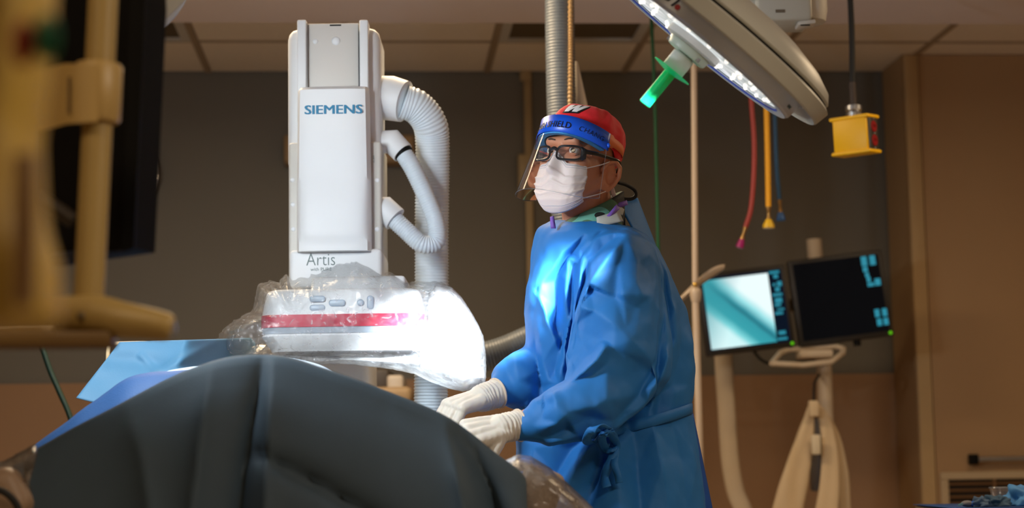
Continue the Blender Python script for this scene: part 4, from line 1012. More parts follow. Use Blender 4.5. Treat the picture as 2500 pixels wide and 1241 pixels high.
b.grid(G, True); b.f.append((0, 1, 2, 3)); b.f.append((16, 17, 18, 19)); obj('clamp_arm', b, colr, po)
b = MB(); b.box(P(168, 232, 2.419), (0.0025, 0.004, 0.05), None); obj('seam', b, M('dark_seam', (96, 72, 34), 0.6), cl_)
b = MB(); b.tube(spline([P(120, 772, 2.46), P(180, 770, 2.44), P(240, 772, 2.42), P(300, 782, 2.4), P(360, 790, 2.39), P(408, 798, 2.385), P(424, 802, 2.385)], 40),
                 [interp([(0, 0.026), (0.35, 0.028), (0.6, 0.0225), (0.85, 0.018), (0.96, 0.013), (1, 0.006)], i / 39)[0] for i in range(40)], 24); ft = obj('foot_bar', b, yellowish, po)
b = MB(); b.ball(P(418, 801, 2.385), (0.007, 0.012, 0.013)); obj('metal_tip', b, steel, ft)
for x, y in ((200, 772), (276, 778)):
    b = MB(); b.ball(P(x, y, 2.4), 0.007); obj('screw', b, M('dark_screw', (92, 74, 40), 0.5), ft)
b = MB(); b.box(P(60, 832, 2.4), (0.24, 0.05, 0.022), Matrix.Rotation(R(0.5), 3, 'Y'), 0.006); obj('shelf_bar', b, M('dark_cream', (104, 78, 40), 0.5), po)
b = MB(); b.tube([P(-80, 812, 2.35), P(130, 806, 2.35)], 0.0028, 8); obj('shelf_edge', b, M('bright_edge', (200, 176, 140), 0.3), po)
# very close, strongly blurred cream housing
bh = thing('boom_housing', 'very close blurred yellow-cream housing filling the left edge', 'housing', P(20, 800, 1.2))
G = []
for j in range(40):
    v = j / 39; y = -80 + 880 * v
    x1 = interp([(-80, 118), (60, 112), (200, 96), (330, 78), (480, 84), (560, 96), (640, 122), (740, 128), (785, 118), (800, 90)], y)[0]
    row = []
    for k in range(28):
        a = 2 * math.pi * k / 28; sx = math.copysign(abs(math.cos(a)) ** 0.6, math.cos(a)); sy = math.copysign(abs(math.sin(a)) ** 0.6, math.sin(a))
        c = P(-140 + (x1 + 140) / 2, y, 1.2); row.append(c + Vector((sx * (x1 + 140) / 2 * mpp(1.2), sy * 0.06, 0)))
    G.append(row)
b = MB(); b.grid(G, True); b.f.append(tuple(range(28))); b.f.append(tuple(range(39 * 28, 40 * 28))); bo = obj('shell', b, M('yellow_cream_shell', (176, 142, 48), 0.5, var=0.05), bh)
for x, y, c, nm in ((58, 105, (150, 40, 16), 'red_sticker'), (112, 92, (30, 120, 84), 'green_sticker')):
    p = P(x, y, 1.134); b = MB(); b.ball(p, (0.008, 0.002, 0.016)); obj(nm, b, M(nm, c, 0.5), bh)
b = MB(); b.box(P(60, 560, 1.138), (0.018, 0.008, 0.10), None, 0.003); obj('cover_strip', b, M('tan_strip', (176, 146, 104), 0.45), bh)
pt_ = P(0, -80, 1.2); b = MB(); b.tube([Vector((pt_.x, 1.2, pt_.z - 0.05)), Vector((pt_.x, 1.2, ZS - 0.002))], 0.03, 16); obj('drop_tube', b, yellowish, bh)

# ------------------------------------------------------------------ instrument table at the lower right corner
YI = 4.9
zt_ = P(2400, 1239, YI).z
it = thing('instrument_table', 'blue-draped instrument table at the lower right corner', 'table', Vector((P(2480, 1240, YI).x, YI + 0.1, 0)))
tx = P(2330, 1240, YI).x
b = MB(); b.box((tx + 0.35, YI + 0.1, zt_ - 0.012), (0.76, 0.5, 0.022), None, 0.006); obj('table_top', b, steel, it)
bc = M('blue_table_cover', (28, 78, 150), 0.6)
G = []
for i in range(30):
    x = tx - 0.035 + 0.77 * i / 29
    G.append([Vector((x, YI - 0.158 + 0.01 * math.sin(i), zt_ - 0.3)), Vector((x, YI - 0.157, zt_ - 0.02)), Vector((x, YI - 0.15, zt_ + 0.002)), Vector((x, YI + 0.35, zt_ + 0.002))])
b = MB(); b.grid(G); obj('cover', b, bc, it, solid=0.002)
for sx in (0.03, 0.67):
    for sy in (-0.1, 0.3):
        b = MB(); b.tube([Vector((tx + sx, YI + sy, zt_ - 0.02)), Vector((tx + sx, YI + sy, 0.001))], 0.014, 10); obj('leg', b, steel, it)
def heap(name, label, cx, cy, rx_, ry_, Y, mat, seed, hgt):
    b = MB(); G = []
    c = P(cx, cy, Y); c.z = zt_ + 0.004
    for j in range(22):
        ph = (j / 21) * math.pi / 2; row = []
        for k in range(40):
            a = 2 * math.pi * k / 40
            d = Vector((math.cos(a) * math.cos(ph), math.sin(a) * math.cos(ph), math.sin(ph)))
            f = 0.72 + 0.5 * noise.noise(d * 1.7 + Vector((seed, 0, 0))) + 0.35 * (noise.voronoi(d * 3.0 + Vector((0, seed, 0)))[0][0])
            row.append(c + Vector((d.x * rx_ * f, d.y * ry_ * f, d.z * hgt * f)))
        G.append(row)
    b.grid(G, True); b.f.append(tuple(range(40))); return obj(name, b, mat, None, label, 'cloth', ang=180)
heap('surgical_towel', 'crumpled mid-blue towel heaped at the right end of the instrument table', 2512, 1230, 0.075, 0.07, YI - 0.03, M('towel_blue', (70, 140, 206), 0.65, bump=0.3, bscale=90), 2.0, 0.058)
heap('gauze_pile', 'dark teal gauze bunched on the instrument table beside the cup', 2432, 1230, 0.042, 0.05, YI - 0.06, M('towel_teal', (40, 78, 108), 0.7, bump=0.5, bscale=60), 5.0, 0.03)
heap('gauze_pile', 'small slate-blue gauze tuft at the left end of the towel heap', 2394, 1236, 0.03, 0.035, YI - 0.08, M('towel_slate', (62, 92, 124), 0.7, bump=0.5, bscale=60), 8.0, 0.026)
# clear cup
cp = P(2446, 1216, YI + 0.10); cp.z = zt_ + 0.004; hgt = P(2446, 1188, YI + 0.10).z - cp.z
t = thing('plastic_cup', 'clear plastic medicine cup standing behind the blue towels', 'cup', cp)
b = MB(); b.lathe([(0, 0.0005), (0.023, 0.0005), (0.0325, hgt - 0.004)], cp, (0, 0, 1), 40)
b.v = [(v[0], v[1], v[2]) for v in b.v]; obj('wall', b, film('cup_plastic', (240, 240, 240), 0.12, 0.08, 30, 0.1, 0, 1.0), t)
b = MB(); pts = [cp + Vector((0.0335 * math.cos(R(a)), 0.0335 * math.sin(R(a)), hgt - 0.003)) for a in range(0, 361, 10)]; b.tube(pts, 0.0018, 8); obj('rim', b, film('cup_rim', (240, 240, 240), 0.3, 0.05, 30, 0, 0, 1.0), t)
# small bowl and capped tube
t = thing('sponge_ball', 'grey round sponge beside the blue cloth on the instrument table', 'sponge', Vector((P(2362, 1240, YI - 0.08).x, YI - 0.08, zt_ + 0.004)))
b = MB(); G = []; b.ball(Vector((P(2362, 1240, YI - 0.08).x, YI - 0.08, zt_ + 0.012)), (0.017, 0.016, 0.0085)); obj('sponge', b, M('grey_sponge', (120, 120, 126), 0.8, bump=0.5, bscale=120), t)
b = MB(); b.ball(Vector((P(2376, 1240, YI - 0.08).x, YI - 0.085, zt_ + 0.011)), (0.011, 0.012, 0.008)); obj('blue_cap', b, M('cap_blue', (30, 96, 190), 0.5), t)
b = MB(); b.tube([Vector((P(2340, 1240, YI - .1).x, YI - 0.1, zt_ + 0.0075)), Vector((P(2351, 1240, YI - .1).x, YI - 0.1, zt_ + 0.0125))], 0.0035, 8)
obj('glass_vial', b, film('vial_glass', (150, 220, 230), 0.4, 0.1, 30, 0, 0, 1.0), None, 'tiny glass vial left of the grey sponge', 'vial')
# ------------------------------------------------------------------ the surgeon
YB = 4.32
pe = thing('person', 'person in blue surgical gown, red cap, face shield, glasses and mask beside the table', 'person', Vector((P(1480, 900, YB).x, YB, 0)))
HC_ = P(1419, 388, 4.24)                                         # head centre at eye level
PHI, HP = R(38), R(8)
Fv = Vector((-math.sin(PHI), -math.cos(PHI), 0)); Lv = Vector((math.cos(PHI), -math.sin(PHI), 0)); Uv = Vector((0, 0, 1))
Fv, Uv = (Fv * math.cos(HP) + Uv * math.sin(HP)), (Uv * math.cos(HP) - Fv * math.sin(HP))
HR = R(6)
Lv, Uv = Lv * math.cos(HR) - Uv * math.sin(HR), Uv * math.cos(HR) + Lv * math.sin(HR)
HS = 1.0
def H(a, b, c): return HC_ + (Lv * a + Fv * b + Uv * c) * HS
HROT = Matrix((Lv, Fv, Uv)).transposed()
skin = M('skin', (210, 140, 106), 0.48, var=0.08, scale=40, bump=0.12, bscale=260, sss=0.12)
# head and neck (fine) + trunk, arms and legs under the clothes (coarser), one mesh
hb = MB()
hb.ball(H(0, -0.006, 0.030), (0.0735, 0.090, 0.082), HROT)
hb.ball(H(0, 0.022, -0.035), (0.066, 0.07, 0.085), HROT)
hb.ball(H(0, 0.045, -0.088), (0.046, 0.042, 0.034), HROT)
hb.capsule(H(-0.036, 0.076, 0.021), H(0.036, 0.076, 0.021), 0.014, 0.014)
hb.capsule(H(0, 0.084, 0.004), H(0, 0.098, -0.036), 0.009, 0.0115)
for s in (1, -1):
    hb.ball(H(s * 0.044, 0.058, -0.032), 0.025)
    hb.capsule(H(s * 0.058, 0.0, -0.06), H(s * 0.038, 0.045, -0.1), 0.02, 0.018)
    # ear: rim and bowl
    er = [H(s * 0.073, 0.008, -0.030), H(s * 0.080, -0.003, -0.010), H(s * 0.086, -0.022, -0.002), H(s * 0.090, -0.038, -0.014), H(s * 0.089, -0.040, -0.036), H(s * 0.084, -0.030, -0.058), H(s * 0.078, -0.015, -0.076), H(s * 0.073, -0.003, -0.074)]
    for p_, q_ in zip(er[:-1], er[1:]): hb.capsule(p_, q_, 0.0058, 0.0058, 8)
    hb.ball(H(s * 0.071, -0.017, -0.038), (0.008, 0.022, 0.034), HROT)
    hb.ball(H(s * 0.076, -0.024, -0.030), (0.006, 0.017, 0.026), HROT)
    hb.ball(H(s * 0.072, 0.002, -0.044), (0.005, 0.005, 0.008), HROT)
    hb.ball(H(s * 0.074, -0.012, -0.066), (0.007, 0.010, 0.010), HROT)
nk = P(1440, 560, 4.29)
hb.capsule(H(0, -0.02, -0.05), nk, 0.058, 0.064, 20)
V, N, F = remesh(hb, 0.0026, 3)
loc = np.array([[0, 0, 0]]); A = np.array(HROT)
Q = (V - np.array(HC_)) @ A
for s in (1, -1):
    d2 = ((Q[:, 0] - s * 0.033) / 0.019) ** 2 + ((Q[:, 2] + 0.001) / 0.011) ** 2
    push = 0.0125 * np.exp(-d2) * (Q[:, 1] > 0.04)
    V = V - push[:, None] * A[:, 1]
    d2 = ((Q[:, 1] + 0.017) / 0.010) ** 2 + ((Q[:, 2] + 0.038) / 0.014) ** 2
    push = 0.009 * np.exp(-d2) * (s * Q[:, 0] > 0.06); V = V - (s * push)[:, None] * A[:, 0]
bb = MB()
sh_n, sh_f = P(1525, 640, YB - 0.15), P(1420, 620, YB + 0.16)
el_n, el_f = P(1512, 935, YB - 0.245), P(1340, 897, YB + 0.05)
wr_n, wr_f = P(1262, 1040, YB - 0.33), P(1206, 962, YB - 0.10)
bb.ball(P(1475, 740, YB), (0.13, 0.15, 0.2)); bb.ball(P(1480, 950, YB), (0.14, 0.14, 0.2)); bb.capsule(nk, P(1460, 650, YB), 0.06, 0.11)
bb.capsule(P(1460, 620, YB), sh_n, 0.07, 0.055); bb.capsule(P(1460, 620, YB), sh_f, 0.07, 0.055)
bb.capsule(sh_n, el_n, 0.055, 0.042); bb.capsule(el_n, wr_n, 0.04, 0.027)
bb.capsule(sh_f, el_f, 0.055, 0.042); bb.capsule(el_f, wr_f, 0.04, 0.027)
bx_ = P(1480, 1000, YB).x
for s in (1, -1): bb.capsule(Vector((bx_ + 0.02, YB + s * 0.07, 0.9)), Vector((bx_ + 0.01, YB + s * 0.085, 0.48)), 0.07, 0.055); bb.capsule(Vector((bx_ + 0.01, YB + s * 0.085, 0.48)), Vector((bx_ + 0.03, YB + s * 0.1, 0.09)), 0.055, 0.04)
V2, N2, F2 = remesh(bb, 0.009, 3)
mb = asmb(V, F); mb.add(V2.tolist(), F2)
obj('body', mb, skin, pe, ang=180)
for s in (1, -1):
    p = Vector((bx_ + 0.03, YB + s * 0.1, 0)); b = MB()
    sc_ = MB(); sc_.ball(p + Vector((-0.06, 0, 0.04)), (0.13, 0.05, 0.045)); sc_.ball(p + Vector((0.0, 0, 0.07)), (0.06, 0.048, 0.06)); Vs, _, Fs = remesh(sc_, 0.008, 3)
    Vs[:, 2] = np.maximum(Vs[:, 2], 0.002); obj('shoe', asmb(Vs, Fs), black_m, pe, ang=180)
# eyes, lids, brows
for s in (1, -1):
    c = H(s * 0.033, 0.0725, -0.0005)
    b = MB(); b.ball(c, 0.0122, None, 20, 14); ey = obj('eye', b, M('eye_white', (222, 212, 204), 0.15, var=0.02), pe)
    g = (CAM + Vector((-1.3, 0, 0.6)) - c).normalized()
    b = MB(); b.lathe([(0, 0.0126), (0.0025, 0.0125), (0.006, 0.0112), (0.0058, 0.0105)], c, g, 20); obj('iris', b, M('brown_iris', (46, 30, 22), 0.15), ey)
    for up, a0, a1 in ((1, 20, 80), (-1, -75, -34)):
        G = []
        for i in range(9):
            el = R(a0 + (a1 - a0) * i / 8); row = []
            for j in range(15):
                az = R(-80 + 160 * j / 14); r_ = 0.0136
                row.append(c + HROT @ Vector((r_ * math.sin(az) * math.cos(el), r_ * math.cos(az) * math.cos(el), r_ * math.sin(el))))
            G.append(row)
        b = MB(); b.grid(G); obj('eyelid', b, skin, ey, ang=180, solid=0.0012)
    b = MB(); b.tube(spline([H(s * 0.014, 0.092, 0.0215), H(s * 0.027, 0.0915, 0.0245), H(s * 0.042, 0.083, 0.0235), H(s * 0.055, 0.07, 0.015)], 16), [0.0012 + 0.0012 * math.sin(math.pi * i / 15) for i in range(16)], 8)
    obj('eyebrow', b, M('dark_brow', (70, 50, 40), 0.9), pe)
# scrub cap
capm = M('red_cap_fabric', (226, 20, 34), 0.7, var=0.07, scale=40, bump=0.2, bscale=500, sheen=0.1)
def cap_pt(az, el, off=0.0):
    """az from the face direction towards the visible ear, el elevation"""
    rx_, ry_, rz_ = 0.079 + off, 0.0965 + off, 0.0845 + off
    d = Vector((math.sin(az) * math.cos(el), math.cos(az) * math.cos(el), math.sin(el)))
    if el > 0: d = d * (1 + 0.10 * math.sin(2 * el) ** 2)
    return H(d.x * rx_, -0.007 + d.y * ry_, 0.034 + d.z * rz_)
def cap_edge(az):
    a = abs((az + math.pi) % (2 * math.pi) - math.pi)
    return R(interp([(0, 10), (0.9, 4), (1.35, -2), (1.7, -8), (2.0, -26), (2.3, -48), (2.7, -62), (3.15, -66)], a)[0])
G = []
for j in range(40):
    row = []
    for k in range(96):
        az = 2 * math.pi * k / 96; e0 = cap_edge(az); el = e0 + (R(90) - e0) * (j / 39) ** 0.95
        d = cap_pt(az, el) - H(0, -0.014, 0.034)
        puff = 0.004 * math.sin((j / 39) * math.pi) + 0.0035 * noise.noise(d * 28) + 0.0028 * (1 - abs(noise.noise(d * 42 + Vector((4, 0, 0))))) * min(1, j / 10)
        # gathered pleats toward the back
        puff += 0.0022 * math.sin(az * 14) * max(0, math.sin((j / 39) * math.pi)) * (0.5 - 0.5 * math.cos(az))
        row.append(cap_pt(az, el, 0.001 + puff))
    G.append(row)
b = MB(); b.grid(G, True); cap = obj('scrub_cap', b, capm, pe, ang=180, solid=0.0015)
b = MB(); b.ball(cap_pt(R(165), R(-60), 0.004), (0.012, 0.012, 0.014)); obj('cap_knot', b, capm, cap)
# the W badge on the cap: block letter with black edge, laid on the cap surface
Wp = [(-1.0, 0.62), (-0.45, 0.62), (-0.38, -0.05), (-0.12, 0.62), (0.22, 0.62), (0.26, -0.05), (0.52, 0.62), (1.0, 0.62), (0.42, -0.62), (-0.02, -0.62), (-0.06, 0.02), (-0.32, -0.62), (-0.72, -0.62)]
wc_az, wc_el = R(17), R(42)
def badge(scale, off, mat, name):
    b = MB(); bm = bmesh.new()
    vs = [bm.verts.new((x + 0.25 * y, y, 0)) for x, y in Wp]
    f = bm.faces.new(vs); bmesh.ops.triangulate(bm, faces=[f]); bmesh.ops.subdivide_edges(bm, edges=list(bm.edges), cuts=2, use_grid_fill=True); bm.verts.index_update()
    bad = 0.026
    def mp(x, y):
        az = wc_az + x * bad / 0.072; el = wc_el + y * 0.0215 / 0.1
        return cap_pt(az, el, off)
    for v in bm.verts:
        x, y = v.co.x, v.co.y
        b.v.append(tuple(mp(x, y)))
    b.f = [tuple(v.index for v in f.verts) for f in bm.faces]; bm.free()
    return obj(name, b, mat, cap, smooth=False, solid=0.001)
badge(1.0, 0.0100, M('white_badge', (236, 236, 236), 0.6), 'letter_badge')
_W = Wp
def grow(poly, d):
    out = []; n = len(poly)
    for i in range(n):
        p0, p1, p2 = Vector(poly[i - 1]), Vector(poly[i]), Vector(poly[(i + 1) % n])
        e1 = (p1 - p0).normalized(); e2 = (p2 - p1).normalized(); n1 = Vector((-e1.y, e1.x)); n2 = Vector((-e2.y, e2.x)); nn = (n1 + n2)
        nn = nn / max(0.35, nn.length_squared / 2) / 1.0
        out.append(tuple(p1 + nn * d))
    return out
Wp = grow(_W, 0.16); badge(1.0, 0.0086, M('black_badge', (22, 20, 22), 0.6), 'badge_outline'); Wp = _W
# mask
maskm = M('mask_fabric', (234, 216, 212), 0.65, var=0.02, bump=0.1, bscale=600, sss=0.05)
def mask_pt(u, v, off=0.0):
    th = u * R(66)
    nose = math.exp(-(u / 0.15) ** 2) * interp([(0, 0.006), (0.12, 0.014), (0.34, 0.025), (0.42, 0.011), (0.6, 0.004), (1, 0)], v)[0]
    chin = interp([(0, 0.0), (0.5, 0.002), (0.8, 0.000), (0.93, -0.012), (1, -0.026)], v)[0]
    ax = interp([(0, 0.0655), (0.35, 0.071), (0.7, 0.067), (1, 0.058)], v)[0]
    bb_ = 0.082 + nose + chin
    ctop = -0.006 - 0.028 * min(1, abs(u) / 0.35) ** 1.2 - 0.003 * abs(u)
    cbot = -0.150 + 0.034 * abs(u) ** 2.0
    c = ctop + (cbot - ctop) * v
    pl = 0.0
    for k, v0 in enumerate((0.34, 0.52, 0.70)):
        pl += 0.0055 * max(0, 1 - abs(v - v0) / 0.06) * (1 if v < v0 else 0.25)
    wr = 0.0022 * noise.noise(Vector((u * 3, v * 6, 2.0))) + 0.0026 * (1 - abs(noise.noise(Vector((u * 5 + v * 3, v * 4, 7.0))))) * min(1, abs(u) * 2)
    side = math.cos(th * 0.98)
    r_ = 1 + (pl + wr + off) / 0.09
    return H(ax * math.sin(th) / math.sin(R(66)) * r_, (0.016 + (bb_ - 0.016 + 0.008) * max(0, side) ** 0.62 * r_) , c)
G = [[mask_pt(-1 + 2 * i / 60, j / 50, 0.003) for i in range(61)] for j in range(51)]
b = MB(); b.grid(G); mk = obj('surgical_mask', b, maskm, pe, ang=180, solid=0.0016)
for v0, v1 in ((0.03, 0.055), (0.09, 0.10), (0.90, 0.91), (0.95, 0.965)):
    b = MB(); b.grid([[mask_pt(-0.97 + 1.94 * i / 60, v, 0.0042) for i in range(61)] for v in (v0, v1)]); obj('mask_seam', b, M('mask_stitch', (196, 190, 196), 0.7), mk, ang=180, solid=0.0005)
for s in (1, -1):
    for v, e in ((0.06, H(s * 0.083, -0.006, -0.006)), (0.93, H(s * 0.079, -0.014, -0.076))):
        p = mask_pt(s * 0.98, v, 0.004); m_ = (p + e) / 2 + (Lv * s * 0.008)
        b = MB(); b.tube(spline([p, m_, e], 14), 0.0013, 8); obj('ear_loop', b, maskm, mk)
# glasses
frm = M('glasses_frame', (16, 17, 20), 0.25, coat=0.3)
gl = None
def gpt(x, z):
    """glasses surface: wraps round the face"""
    return H(x, 0.108 - 5.2 * x * x - 0.02 * max(0, abs(x) - 0.05), z - 0.011)
lens = film('spectacle_lens', (220, 230, 240), 0.05, 0.03, 20, 0.0, 0.0, 1.6)
gs = None
for s in (1, -1):
    out = []
    for k in range(40):
        a = 2 * math.pi * k / 40; ca, sa = math.cos(a), math.sin(a)
        x = 0.0385 + 0.0285 * math.copysign(abs(ca) ** 0.55, ca); z = 0.0165 * math.copysign(abs(sa) ** 0.6, sa) - 0.002 + (x - 0.0385) * 0.05
        out.append((s * x, z))
    ring = [gpt(x, z) for x, z in out]
    b = MB(); b.tube(ring + [ring[0], ring[1]], 0.0027, 8, caps=False)
    g1 = obj('glasses_rim', b, frm, pe)
    b = MB(); cen = gpt(s * 0.0385, -0.002); rows = []
    for t in (0.0, 0.5, 0.95): rows.append([gpt(s * 0.0385 + (x - s * 0.0385) * t, -0.002 + (z + 0.002) * t) for x, z in out])
    b.grid(rows, True); obj('lens', b, lens, g1, ang=180)
    b = MB(); G = []
    for x, z0, z1 in ((0.064, -0.016, 0.016), (0.069, -0.017, 0.013), (0.075, -0.012, 0.010)): G.append([gpt(s * x, z0), gpt(s * x, z1)])
    b.grid(G); obj('side_guard', b, frm, g1, solid=0.003)
    tp_ = [gpt(s * 0.073, 0.005), H(s * 0.080, 0.045, -0.002), H(s * 0.086, 0.0, 0.0), H(s * 0.090, -0.03, 0.0), H(s * 0.085, -0.045, -0.008)]
    b = MB(); b.tube(spline(tp_, 24), [0.0055 - 0.0025 * i / 23 for i in range(24)], 10, flat=0.55, upv=Lv); obj('temple_arm', b, frm, g1)
b = MB(); b.tube(spline([gpt(-0.009, 0.004), gpt(0, 0.008), gpt(0.009, 0.004)], 10), 0.0042, 8); obj('glasses_bridge', b, frm, pe)
# retainer cord behind the neck
b = MB(); b.tube(spline([H(0.085, -0.045, -0.008), P(1503, 440, 4.25), P(1530, 452, 4.28), P(1549, 464, 4.30), P(1552, 478, 4.30), P(1540, 486, 4.3), P(1515, 487, 4.29), P(1488, 492, 4.27)], 40), 0.0045, 10); obj('glasses_cord', b, black_m, pe)
b = MB(); b.box(P(1497, 470, 4.24), (0.010, 0.006, 0.024), Matrix.Rotation(R(-14), 3, 'Y'), 0.002); obj('white_tie', b, maskm, pe)
# face shield: clear sheet, blue band, foam, elastic
def sh_pt(th, c, off=0.0):
    flare = max(0, 0.07 - c) * 0.29
    d = Vector((math.sin(th), math.cos(th))); c = c - 0.011 - 0.032 * (1 - d.y) * (1 if th > 0 else 0.5)
    return H(d.x * (0.099 + off + flare * 0.35), -0.004 + d.y * (0.122 + off) + flare * max(0.0, d.y) ** 0.7, c)
sh_m = film('shield_film', (235, 240, 255), 0.012, 0.04, 6, 0.03, 0.0, 0.6)
G = [[sh_pt(R(-88 + 161 * i / 60), 0.084 - 0.19 * j / 30 + 0.03 * (abs(i / 30 - 1) ** 4) * (j / 30)) for i in range(61)] for j in range(31)]
b = MB(); b.grid(G); fs = obj('face_shield', b, sh_m, pe, ang=180)
edge = [G[j][0] for j in range(31)] + G[30] + [G[30 - j][60] for j in range(31)]
b = MB(); b.tube(edge, 0.0009, 6); obj('shield_edge', b, film('shield_edge', (235, 240, 250), 0.12, 0.05, 6, 0, 0, 1.0), fs)
bandm = M('blue_band', (8, 84, 214), 0.35, var=0.04)
G = [[sh_pt(R(-90 + 165 * i / 60), z, 0.0016) for i in range(61)] for z in (0.086, 0.064, 0.043)]
b = MB(); b.grid(G); bd = obj('forehead_band', b, bandm, fs, ang=180, solid=0.001)
G = [[sh_pt(R(-86 + 157 * i / 60), 0.080, -0.003) for i in range(61)], [sh_pt(R(-86 + 157 * i / 60), 0.040, -0.003) for i in range(61)], [sh_pt(R(-80 + 150 * i / 60), 0.040, -0.019) for i in range(61)], [sh_pt(R(-80 + 150 * i / 60), 0.080, -0.019) for i in range(61)]]
b = MB(); b.grid(G + [G[0]]); obj('foam_pad', b, M('blue_foam', (66, 158, 226), 0.8, bump=0.4, bscale=300), fs, ang=30)
def onband(a0, z0, r=0.121, dn=0.0):
    return lambda x, y, z: sh_pt(a0 + x / r, z0 + y, 0.0032 + z + dn)
b = text_mb('SPLASH SHIELD', 0.0225, onband(R(-52), 0.055), 0.0003, 0.0003, space=1.08); obj('lettering', b, M('band_ink', (3, 10, 44), 0.5), bd, smooth=False)
b = text_mb('CHANG', 0.018, onband(R(34), 0.057), 0.0003, -0.0003, shear=0.25, space=1.1); obj('handwriting', b, MATS['band_ink'], bd, smooth=False)
b = MB(); G = []
for i in range(30):
    az = R(76 + (200 - 76) * i / 29); el = R(4 - 14 * i / 29)
    hw_ = 0.011 if i > 2 else 0.016
    p = cap_pt(az, el, 0.0075); G.append([p - Uv * hw_, p, p + Uv * hw_])
b.grid(G); obj('elastic_strap', b, M('orange_elastic', (232, 120, 66), 0.6), fs, ang=180, solid=0.0012)
b = MB(); b.ball(sh_pt(R(74), 0.056, 0.003), (0.004, 0.004, 0.006)); obj('strap_rivet', b, bandm, fs)
# thyroid collar and trims
G = []
for j in range(9):
    v = j / 8; row = []
    for k in range(64):
        a = 2 * math.pi * k / 64
        cx = P(1442 - 16 * (1 - v), 520, 4.285)
        # high at the nape, low at the throat
        zt = interp([(0, P(0 + 1440, 549, 4.285).z), (1, P(1440, 466, 4.285).z)], 0.5 + 0.5 * math.cos(a - R(20)))[0]
        zb = P(1440, 575, 4.285).z
        r1 = 0.080 + 0.018 * (1 - v)
        row.append(Vector((cx.x + r1 * math.cos(a) * 0.98, cx.y + r1 * math.sin(a) * 0.98, zb + (zt - zb) * v)))
    G.append(row)
b = MB(); b.grid(G, True); tc_ = obj('thyroid_collar', b, camo('green_camouflage'), pe, ang=180, solid=0.006)
pur = M('purple_trim', (128, 92, 190), 0.6)
linm = M('white_lining', (176, 176, 170), 0.7)
def patch(pts, name, mat, par=pe, solid=0.002, sub=6):
    (a, b_, c, d) = [P(*q) for q in pts]; G = []
    for j in range(sub + 1):
        G.append([((a.lerp(b_, i / sub)).lerp(d.lerp(c, i / sub), j / sub)) + Vector((0, -0.006 * math.sin(math.pi * i / sub) * math.sin(math.pi * j / sub), 0)) for i in range(sub + 1)])
    m_ = MB(); m_.grid(G); return obj(name, m_, mat, par, ang=180, solid=solid)
patch([(1343, 530, 4.20), (1352, 527, 4.20), (1357, 558, 4.19), (1345, 558, 4.19)], 'collar_trim', pur, tc_, 0.001)
patch([(1506, 497, 4.232), (1530, 489, 4.25), (1533, 500, 4.25), (1510, 509, 4.23)], 'collar_trim', pur, tc_, 0.001)
patch([(1505, 499, 4.214), (1513, 510, 4.214), (1488, 536, 4.19), (1478, 532, 4.19)], 'collar_trim', pur, tc_, 0.001)
# ---------------------------------------------------------------- gown
prof = [  # pixel row, left x, right x, half depth (m)
    (546, 1340, 1486, 0.085), (554, 1326, 1512, 0.108), (563, 1316, 1544, 0.135), (580, 1309, 1580, 0.158), (612, 1303, 1604, 0.168), (650, 1297, 1622, 0.168), (700, 1284, 1646, 0.163), (760, 1277, 1672, 0.158), (800, 1279, 1684, 0.156), (850, 1280, 1695, 0.154), (905, 1277, 1697, 0.153), (960, 1268, 1690, 0.152), (1004, 1262, 1683, 0.15), (1060, 1259, 1694, 0.162), (1140, 1258, 1710, 0.178), (1241, 1262, 1722, 0.195)]
G = []
def ring(cx, cy, z, hx, hy, n=72):
    row = []
    for k in range(n):
        a = 2 * math.pi * k / n
        row.append(Vector((cx + hx * math.copysign(abs(math.cos(a)) ** 0.9, math.cos(a)), cy + hy * math.copysign(abs(math.sin(a)) ** 0.9, math.sin(a)), z)))
    return row
for y, l, r, hd in prof:
    a_, c_ = P(l, y, YB), P(r, y, YB); G.append(ring((a_.x + c_.x) / 2, YB, (a_.z + c_.z) / 2, (c_.x - a_.x) / 2, hd))
lx, rxx = P(1262, 1241, YB).x, P(1722, 1241, YB).x
for z, l, r, hd in ((0.66, lx, rxx + 0.02, 0.21), (0.48, lx, rxx + 0.03, 0.22), (0.33, lx, rxx + 0.03, 0.22)): G.append(ring((l + r) / 2, YB, z, (r - l) / 2, hd))
gb = MB(); gb.grid(G, True); n = 72; gb.f.append(tuple(range(n))); o_ = len(gb.v) - n; gb.f.append(tuple(range(o_, o_ + n)))
# sleeves
s1, s2, s3, s4 = P(1508, 660, YB - 0.145), P(1506, 770, YB - 0.195), P(1494, 880, YB - 0.225), P(1525, 935, YB - 0.235)
gb.capsule(s1, s2, 0.098, 0.104, 24); gb.capsule(P(1526, 672, YB - 0.12), P(1548, 890, YB - 0.15), 0.086, 0.09, 24); gb.capsule(s2, s3, 0.100, 0.102, 24); gb.capsule(s3, s4, 0.098, 0.07, 24)
f1, f2, f3 = P(1450, 985, YB - 0.285), P(1350, 1022, YB - 0.315), P(1272, 1046, YB - 0.33)
gb.capsule(s4, f1, 0.078, 0.080, 24); gb.capsule(s3, f1, 0.09, 0.078, 24); gb.capsule(f1, f2, 0.078, 0.064, 24); gb.capsule(f2, f3, 0.062, 0.030, 24)
r1, r2, r3 = P(1345, 895, YB + 0.06), P(1268, 930, YB - 0.055), P(1212, 960, YB - 0.107)
gb.capsule(r1, r2, 0.075, 0.068, 20); gb.capsule(r2, r3, 0.066, 0.029, 20)
V, N, F = remesh(gb, 0.0052, 8)
